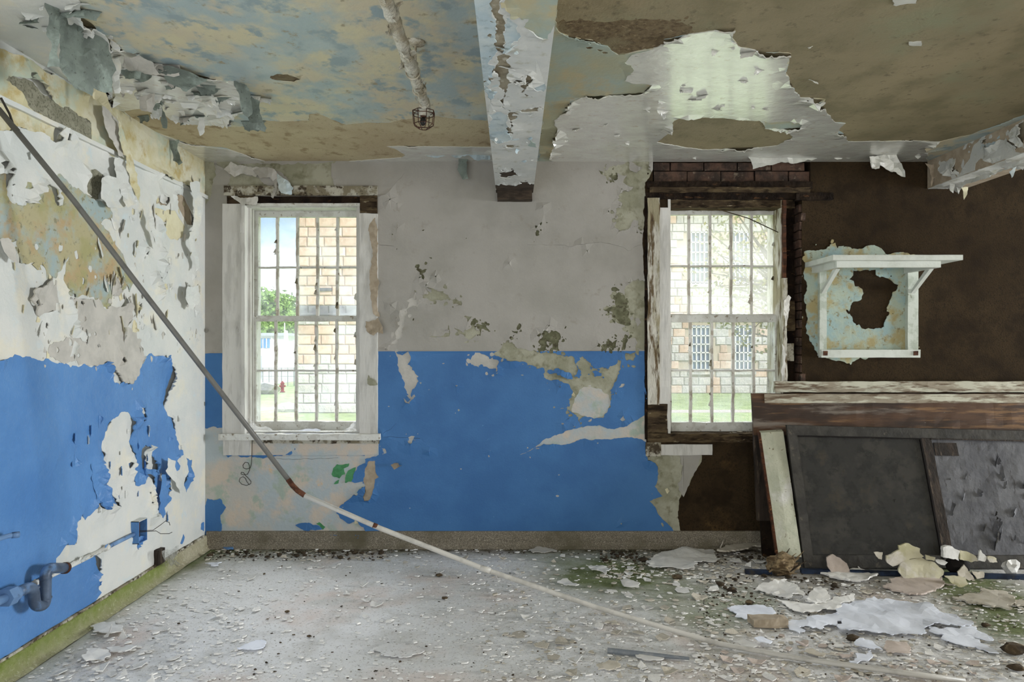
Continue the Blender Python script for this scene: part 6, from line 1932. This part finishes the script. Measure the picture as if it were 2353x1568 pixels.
CN = {'flake_white': 'white', 'flake_tan': 'cream', 'flake_pink': 'pinkish'}
for (xa, xb, ya, yb, n, (s0, s1), ms, zn) in ZONES:
    made = {}
    for i in range(n):
        s = s0 + (s1 - s0) * rz.random() ** 1.5
        p = free_spot(xa, xb, ya, yb, s)
        me = rz.choice(ms)
        sq = s * rz.uniform(.7, 1.2)
        ro = (rz.uniform(-.06, .06), rz.uniform(-.06, .06), rz.uniform(0, 6.28))
        if p is None or nfl >= 300:
            continue
        o = bpy.data.objects.new('paint_flake', me)
        COL.objects.link(o)
        o.location = (p.x, p.y, .001)
        o.scale = (s, s, sq)
        o.rotation_euler = ro
        made.setdefault(CN[me.materials[0].name], []).append((s, o))
        nfl += 1
    for cn, lst in made.items():
        lst.sort(key=lambda q: -q[0])
        for k, (s, o) in enumerate(lst):
            rank = ('largest ', 'second largest ', 'third largest ')[k] if k < 3 and len(lst) > k + 1 else ('only ' if len(lst) == 1 else 'small ')
            tag(o, rank + cn + ' paint flake ' + zn, 'paint flake', 'loose paint flakes ' + zn)
# ---- brown crumbs along the back wall
crumb_meshes = []
for k in range(6):
    o = lump('crumb', (0, 0, .45), 1.0, 'crumb_brown', 60 + k, (1.2, .9, .6), None, 1, .6)
    crumb_meshes.append(o.data)
    bpy.data.objects.remove(o)
for (xa, xb, ya, yb, n, s0, s1, lab, grp) in ((480, 880, 1257, 1284, 60, .008, .030, 'small dark crumb of plaster along the baseboard below the left window', 'crumbs below the left window'),
                                              (1380, 1760, 1256, 1292, 60, .010, .032, 'small brown crumb of plaster along the baseboard below the right window', 'crumbs below the right window'),
                                              (1640, 1960, 1318, 1385, 44, .010, .034, 'brown crumb in front of the rotten wood clump', 'crumbs by the rotten wood')):
    for i in range(n):
        s = s0 + (s1 - s0) * rz.random() ** 1.6
        p = free_spot(xa, xb, ya, yb, s)
        if p is None:
            continue
        o = bpy.data.objects.new('plaster_crumb', rz.choice(crumb_meshes))
        COL.objects.link(o)
        o.location = (p.x, p.y, 0)
        o.scale = (s, s, s)
        o.rotation_euler = (0, 0, rz.uniform(0, 6.28))
        tag(o, lab, 'crumb', grp)


# ---- grit nobody could count
def grit(name, n, zones, mat, lab, s0, s1, seed, flat=.3):
    rg = random.Random(seed)
    vs, fs = [], []
    tot = sum(z[4] for z in zones)
    for (xa, xb, ya, yb, w) in zones:
        for i in range(int(n * w / tot)):
            p = FL(rg.uniform(xa, xb), rg.uniform(ya, yb))
            if p.y > 5.6 or p.x < LWX + .1:
                continue
            s = s0 + (s1 - s0) * rg.random() ** 3
            b = len(vs)
            k = rg.choice([4, 5, 6])
            a0 = rg.uniform(0, 6)
            as_ = rg.uniform(.4, 1)
            for h in (0.0005, s * flat * rg.uniform(.5, 1.3)):
                for i2 in range(k):
                    a = a0 + 6.283 * i2 / k
                    r = s * (1 if h < .001 else .9) * (1 + .35 * math.sin(i2 * 2.3 + a0))
                    vs.append((p.x + math.cos(a) * r, p.y + math.sin(a) * r * as_, h + (0 if h < .001 else rg.uniform(-.1, .3) * s * flat)))
            fs.append(tuple(range(b + k, b + 2 * k)))
            for i2 in range(k):
                j = (i2 + 1) % k
                fs.append((b + i2, b + j, b + k + j, b + k + i2))
    o = link_mesh(name, vs, fs, mat)
    tag(o, lab, 'grit', kind='stuff')
    return o


grit('pale_grit', 7000, [(1600, 2353, 1330, 1566, 5), (1100, 1650, 1300, 1566, 2.6), (60, 560, 1330, 1566, 3.0), (500, 1150, 1290, 1566, 1.8), (470, 1400, 1256, 1290, .8), (1380, 1760, 1270, 1330, 1.4)], 'flake_white', 'fine pale paint grit strewn all over the floor', .002, .020, 71)
grit('tan_grit', 2600, [(1600, 2353, 1330, 1566, 4), (1100, 1650, 1300, 1566, 1.2), (470, 900, 1256, 1290, 1.0), (1380, 1760, 1262, 1330, 1.6)], 'flake_tan', 'fine tan plaster grit strewn over the right floor', .003, .022, 72)
grit('dark_grit', 3600, [(300, 1500, 1300, 1566, 1.2), (470, 900, 1253, 1290, 2.6), (900, 1400, 1253, 1275, 1.2), (1380, 1800, 1254, 1300, 3), (1600, 2000, 1320, 1420, 2.4), (1600, 2353, 1330, 1560, 1.6)], 'crumb_brown', 'fine dark grit and crumbs strewn over the floor', .0015, .009, 73, .7)

# debris on the right window sill
for i in range(10):
    p = P(rz.uniform(1640, 1725), 990, rz.uniform(5.67, 5.76))
    o = bpy.data.objects.new('paint_flake', rz.choice(FT))
    COL.objects.link(o)
    o.location = (p.x, p.y, OW2[2] + .02)
    s = rz.uniform(.008, .022)
    o.scale = (s, s, s)
    o.rotation_euler = (0, 0, rz.uniform(0, 6))
    tag(o, 'small tan flake lying on the right window sill', 'paint flake', 'flakes on the right window sill')
o = sheet('paint_sliver', [(682, 990), (720, 986), (738, 989), (722, 996), (690, 997)], lambda x, y: 5.72 - (y - 986) * .004, 'flake_cool', None, .002, .1, 81, .006)
tag(o, 'white paint sliver lying on the left window sill', 'paint sliver')

# cobweb in the low left corner
t = empty('corner_cobweb', (0, 0, 0))
tag(t, 'grey cobweb draped over the mossy baseboard near the left corner', 'cobweb')
sheet('web_veil', Z5b([(1395, 440), (1480, 430), (1540, 390), (1530, 460), (1490, 520), (1560, 560), (1470, 570), (1430, 520), (1410, 500)]), lambda x, y: F * (2.44) / (CX - x) , 'cobweb_veil', t, .001, .2, 82, .05)
for i in range(14):
    a = LP(rf.uniform(368, 405), rf.uniform(1268, 1285), .015)
    b = LP(rf.uniform(378, 420), rf.uniform(1296, 1306), .13)
    b.z = max(b.z, .004)
    MB().tube([a, a.lerp(b, .5) - Vector((0, 0, .015)), b], .0009, 4).build('web_strand', 'wire_light', t)
p = LP(368, 1278, .03)
MB().rough((p.x - .03, p.y - .04, p.z - .06), (p.x + .01, p.y + .05, p.z + .05), .02, .008, 3).build('hole_shade', 'board_dark', t)  # dark block standing for the shade of a hole behind the web

# ================================================================== outside
ground = structure(MB().add([(-160, D + .35, GZ), (160, D + .35, GZ), (160, 260, GZ), (-160, 260, GZ)], [(0, 1, 2, 3)]).build('ground', 'lawn'))


def G(px, py):
    Y = F * (EYE - GZ) / (py - CY)
    p = P(px, py, Y)
    p.z = GZ
    return p


def strip(name, pts, w, mat, h=.02):
    pts = [Vector(p) for p in pts]
    m = MB()
    for i, p in enumerate(pts):
        d = (pts[min(i + 1, len(pts) - 1)] - pts[max(i - 1, 0)]).normalized()
        n = Vector((-d.y, d.x, 0)) * w / 2
        m.v += [p - n, p + n, p + n + Vector((0, 0, h)), p - n + Vector((0, 0, h))]
    for i in range(len(pts) - 1):
        for j in range(4):
            a, b = i * 4 + j, i * 4 + (j + 1) % 4
            m.f.append((a, b, b + 4, a + 4))
    return structure(m.build(name, mat))


strip('path_1', [G(560, 948), G(620, 940), G(680, 934), G(760, 930)], 1.0, 'path_concrete')
strip('path_2', [G(1400, 947), G(1600, 946), G(1900, 945)], 1.2, 'path_concrete')
structure(MB().box((-60, 52, GZ), (-18, 74, GZ + .03)).build('parking', 'asphalt'))

# ---- stone building, near wing
rk = random.Random(12)
block_meshes = {}


def block_mesh(mat, k, l, h):
    key = (mat, k, round(l, 2), h)
    if key not in block_meshes:
        m = MB()
        bmv = 0.05
        x0, x1, z0, z1 = 0.012, l - .012, .012, h - .012
        m.add([(x0, 0, z0), (x1, 0, z0), (x1, 0, z1), (x0, 0, z1), (x0 + .04, -bmv * rk.uniform(.5, 1.3), z0 + .04), (x1 - .04, -bmv * rk.uniform(.5, 1.3), z0 + .04), (x1 - .04, -bmv * rk.uniform(.5, 1.3), z1 - .04), (x0 + .04, -bmv * rk.uniform(.5, 1.3), z1 - .04), (x0, .1, z0), (x1, .1, z0), (x1, .1, z1), (x0, .1, z1)],
              [(4, 5, 6, 7), (0, 1, 5, 4), (1, 2, 6, 5), (2, 3, 7, 6), (3, 0, 4, 7), (8, 9, 1, 0), (9, 10, 2, 1), (10, 11, 3, 2), (11, 8, 0, 3)])
        me = bpy.data.meshes.new('stone_block')
        me.from_pydata([tuple(v) for v in m.v], [], m.f)
        me.materials.append(MATS[mat])
        block_meshes[key] = me
    return block_meshes[key]


def blocks(par, X0, X1, z0, n, h, Yf, matf, holes=()):
    for r in range(n):
        x = X0 - (0 if r % 2 else .0)
        first = True
        while x < X1 - .05:
            l = rk.choice([.45, .6, .75, .9, 1.05])
            if first and r % 2:
                l *= .55
            first = False
            l = min(l, X1 - x)
            if X1 - x - l < .3:
                l = X1 - x
            za = z0 + r * h
            if not any(x + l > hx0 and x < hx1 and za + h > hz0 and za < hz1 for hx0, hx1, hz0, hz1 in holes):
                o = bpy.data.objects.new('stone_block', block_mesh(matf(r, za), rk.randint(0, 3), round(l / .05) * .05, h))
                COL.objects.link(o)
                o.parent = par
                o.location = (x, Yf, za)
            x += l


NY = 30.0
nx0 = (684 - CX) / F * NY
t = empty('stone_building', (0, 0, 0))
tag(t, 'tan sandstone building with grey lower courses seen through the left window', 'building')
MB().box((nx0 + .02, NY + .05, GZ), (1.5, NY + 9, 16)).build('wall_core', 'stone_mortar', t)
blocks(t, nx0, nx0 + 4.2, GZ, 22, .43, NY, lambda r, z: 'stone_band' if abs(z - 3.1) < .2 else ('stone_tan' if (z > 3.2 or (z > .6 and rk.random() < .75)) else 'stone_grey'))
MB().box((nx0 + .0, NY - .12, 3.0), (nx0 + 8, NY + .06, 3.08)).build('string_course', 'stone_band', t)
MB().box((nx0 + .9, NY - .1, 3.62 + .43), (nx0 + 1.5, NY + .06, 3.75 + .43)).build('vent_block', 'stone_band', t)

FY = 42.0
t = empty('stone_wing', (0, 0, 0))
tag(t, 'pale stone wing with barred white windows seen through the right window', 'building')


def FX(px):
    return (px - CX) / F * FY


def FZ(py):
    return EYE + (CY - py) / F * FY


wins = [(FX(1590), FX(1630), FZ(648), FZ(533)), (FX(1592), FX(1633), FZ(850), FZ(752)), (FX(1692), FX(1730), FZ(850), FZ(752)), (FX(1692), FX(1730), FZ(648), FZ(533))]
MB().box((2.0, FY + .3, GZ), (34, FY + 10, 17)).build('wall_core', 'stone_mortar', t)
blocks(t, FX(1530), FX(1795), GZ, 22, .5, FY + .25, lambda r, z: 'stone_tan' if rk.random() < .25 else 'stone_grey', wins)
for (a, b, c, d) in wins:
    w = MB().box((a - .1, FY + .28, c - .1), (b + .1, FY + .3, d + .1)).build('window_glass', 'far_window_glass', t)
    for k in range(5):
        x = a + (b - a) * k / 4
        MB().box((x - .035, FY + .15, c - .1), (x + .035, FY + .22, d + .1)).build('window_bar', 'far_window_white', w)
    for k in range(6):
        z = c + (d - c) * k / 5
        MB().box((a - .1, FY + .15, z - .035), (b + .1, FY + .22, z + .035)).build('window_bar', 'far_window_white', w)
    MB().box((a - .25, FY + .1, c - .3), (b + .25, FY + .3, c - .1)).build('window_sill', 'stone_grey', w)

# ---- white house
HY = 60.0
t = empty('white_house', (0, 0, 0))
tag(t, 'white house with blue-tinted windows behind the fence', 'house')
hx1 = (652 - CX) / F * HY
hz1 = EYE + (CY - 772) / F * HY
MB().box((hx1 - 9, HY, GZ), (hx1, HY + 7, hz1)).build('wall', 'house_white', t)
MB().box((hx1 - 9.3, HY - .3, hz1), (hx1 + .3, HY + 7.3, hz1 + .25)).build('roof', 'house_roof', t)
hq = lambda px: (px - CX) / F * HY
hzq = lambda py: EYE + (CY - py) / F * HY
for (a, b, c, d) in ((590, 603, 800, 778), (606, 620, 800, 778)):
    w = MB().box((hq(a), HY - .06, hzq(c)), (hq(b), HY + .02, hzq(d))).build('window', 'house_window', t)
    MB().box((hq((a + b) / 2) - .04, HY - .09, hzq(c)), (hq((a + b) / 2) + .04, HY - .05, hzq(d))).build('window_bar', 'far_window_white', w)
MB().box((hq(588), HY - .05, GZ), (hq(602), HY + .02, hzq(818))).build('garage_door', 'house_roof', t)
MB().box((hq(624), HY - .1, GZ), (hq(627), HY + .02, hz1)).build('corner_board', 'far_window_white', t)
# ---- fence
t = empty('chain_fence', (0, 0, 0))
tag(t, 'grey wire fence in front of the white house', 'fence')
FEY = 50.0
fa, fb = (575 - CX) / F * FEY, (690 - CX) / F * FEY
for k in range(9):
    x = fa + (fb - fa) * k / 8
    MB().tube([(x, FEY, GZ), (x, FEY, GZ + 1.35)], .03, 6).build('post', 'galvanised', t)
for z in (GZ + .7, GZ + 1.3):
    MB().tube([(fa, FEY, z), (fb, FEY, z)], .02, 6).build('rail', 'galvanised', t)
m = MB()
for k in range(44):
    x = fa + (fb - fa) * k / 43
    m.box((x - .006, FEY + .02, GZ), (x + .006, FEY + .03, GZ + 1.3))
o = m.build('wire_mesh', 'galvanised', t)
o['kind'] = 'stuff'
# ---- pole
p = P(654, 850, 55)
t = empty('flag_pole', (0, 0, 0))
tag(t, 'slim white pole standing beside the white house', 'pole')
MB().tube([(p.x, 55, GZ), (p.x, 55, EYE + (CY - 742) / F * 55)], [.07, .05], 8).build('shaft', 'far_window_white', t)
MB().add([(p.x, 55, 2.9), (p.x + .25, 55, 2.8), (p.x + .28, 55.05, 1.9), (p.x, 55, 2.0), (p.x, 55.03, 2.9), (p.x + .25, 55.03, 2.8), (p.x + .28, 55.08, 1.9), (p.x, 55.03, 2.0)], [(0, 1, 2, 3), (7, 6, 5, 4), (0, 4, 5, 1), (1, 5, 6, 2), (2, 6, 7, 3), (3, 7, 4, 0)]).build('banner', 'far_window_white', t)
# ---- hydrant
t = empty('fire_hydrant', (0, 0, 0))
tag(t, 'red fire hydrant standing on the lawn outside the left window', 'hydrant')
h = G(649, 902)
hx, hy = h.x, h.y
m = MB()
m.tube([(hx, hy, GZ), (hx, hy, GZ + .06), (hx, hy, GZ + .07), (hx, hy, GZ + .52)], [.17, .17, .11, .11], 12)
m.build('barrel', 'hydrant_red', t, True)
MB().tube([(hx, hy, GZ + .52), (hx, hy, GZ + .56), (hx, hy, GZ + .62), (hx, hy, GZ + .67), (hx, hy, GZ + .72)], [.14, .14, .11, .05, .04], 12).build('bonnet', 'hydrant_red', t, True)
for s in (-1, 1):
    MB().tube([(hx, hy, GZ + .40), (hx + s * .19, hy, GZ + .40)], .06, 10).build('outlet', 'hydrant_red', t, True)
MB().tube([(hx, hy, GZ + .36), (hx, hy - .18, GZ + .36)], .08, 10).build('outlet', 'hydrant_red', t, True)
# ---- stones on the lawn
for k, (q, r, lab) in enumerate((((606, 905), .8, 'low grey boulder on the lawn by the path'), ((664, 946), .45, 'square grey stone at the corner of the sandstone building'))):
    p = G(*q)
    tag(lump('boulder', (p.x, p.y, GZ + r * .3), r, 'stone_grey', 90 + k, (1.3, .8, .6)), lab, 'stone')


# ---- trees
def tree(name, lab, base, h, cr, mat, seed, n=900, ls=.35, trunk=.25, cz=.62, branches=14, sq=(1, 1, .9), hollow=.35):
    rg = random.Random(seed)
    t = empty(name, (0, 0, 0))
    tag(t, lab, 'tree')
    c = Vector((base[0], base[1], base[2] + h * cz))
    m = MB()
    m.tube([base, Vector(base) + Vector((.1, 0, h * .3)), Vector(base) + Vector((0, .1, h * .75))], [trunk, trunk * .8, trunk * .3], 8)
    m.build('trunk', 'bark', t)
    for k in range(branches):
        d = Vector((rg.gauss(0, 1), rg.gauss(0, 1), rg.gauss(.2, .8))).normalized()
        a = Vector(base) + Vector((0, 0, h * rg.uniform(.3, .65)))
        e = c + Vector((d.x * cr * sq[0], d.y * cr * sq[1], d.z * cr * sq[2])) * rg.uniform(.7, 1)
        MB().tube([a, a.lerp(e, .5) + Vector((rg.uniform(-.2, .2), 0, .15)), e], [trunk * .28, trunk * .16, trunk * .05], 5).build('branch', 'bark', t)
    vs, fs = [], []
    for i in range(n):
        d = Vector((rg.gauss(0, 1), rg.gauss(0, 1), rg.gauss(0, 1))).normalized()
        k = (hollow + (1 - hollow) * rg.random() ** .6) * (1 + .25 * noise.noise(d * 2.4 + Vector((seed, 0, 0))))
        p = c + Vector((d.x * cr * sq[0], d.y * cr * sq[1], d.z * cr * sq[2])) * k
        u = Vector((rg.gauss(0, 1), rg.gauss(0, 1), rg.gauss(0, 1))).normalized() * ls * rg.uniform(.6, 1.2)
        w = u.cross(Vector((rg.gauss(0, 1), rg.gauss(0, 1), rg.gauss(0, 1)))).normalized() * ls * .5
        b = len(vs)
        vs += [p - u, p - w, p + u, p + w]
        fs.append((b, b + 1, b + 2, b + 3))
    o = link_mesh('foliage', vs, fs, mat, t)
    o['kind'] = 'stuff'
    return t


def at_px(px, Y):
    return Vector(((px - CX) / F * Y, Y, GZ))


tree('broadleaf_tree', 'light green rounded tree behind the white house, leftmost', at_px(600, 100), 11.5, 4.6, 'leaf_green', 1, 2600, .5, .4)
tree('broadleaf_tree', 'light green rounded tree on the rise between the house and the stone building', at_px(652, 125), 12.5, 5, 'leaf_green', 2, 2400, .5, .4)
tree('dark_tree', 'darker green tree beside the corner of the stone building', at_px(678, 70), 6.4, 2.0, 'leaf_green', 3, 1600, .3, .25, sq=(1, 1, 1.5), cz=.5)
tree('dark_tree', 'dense green tree right behind the white house', at_px(640, 78), 6.0, 2.6, 'leaf_green', 4, 1600, .35, .3)
tree('budding_tree', 'budding tree with sparse yellow leaves outside the right window', Vector((9.3, 21.0, GZ)), 8.6, 3.8, 'leaf_yellow', 5, 4200, .085, .24, cz=.62, branches=80, sq=(1.05, .8, .9), hollow=.1)
# wooded hill far away
m = MB()
nh = 40
for i in range(nh + 1):
    for j in range(7):
        x = -150 + i * 300 / nh
        y = 150 + j * 14
        z = GZ + (9 * math.sin(j / 6 * math.pi / 2)) * (0.75 + .5 * noise.noise(Vector((x * .02, y * .02, 1)))) + 2.5 * noise.noise(Vector((x * .12, y * .12, 4))) * (j > 0)
        m.v.append(Vector((x, y, z)))
for i in range(nh):
    for j in range(6):
        m.f.append((i * 7 + j, (i + 1) * 7 + j, (i + 1) * 7 + j + 1, i * 7 + j + 1))
structure(m.build('hill', 'hill_green', None, True))
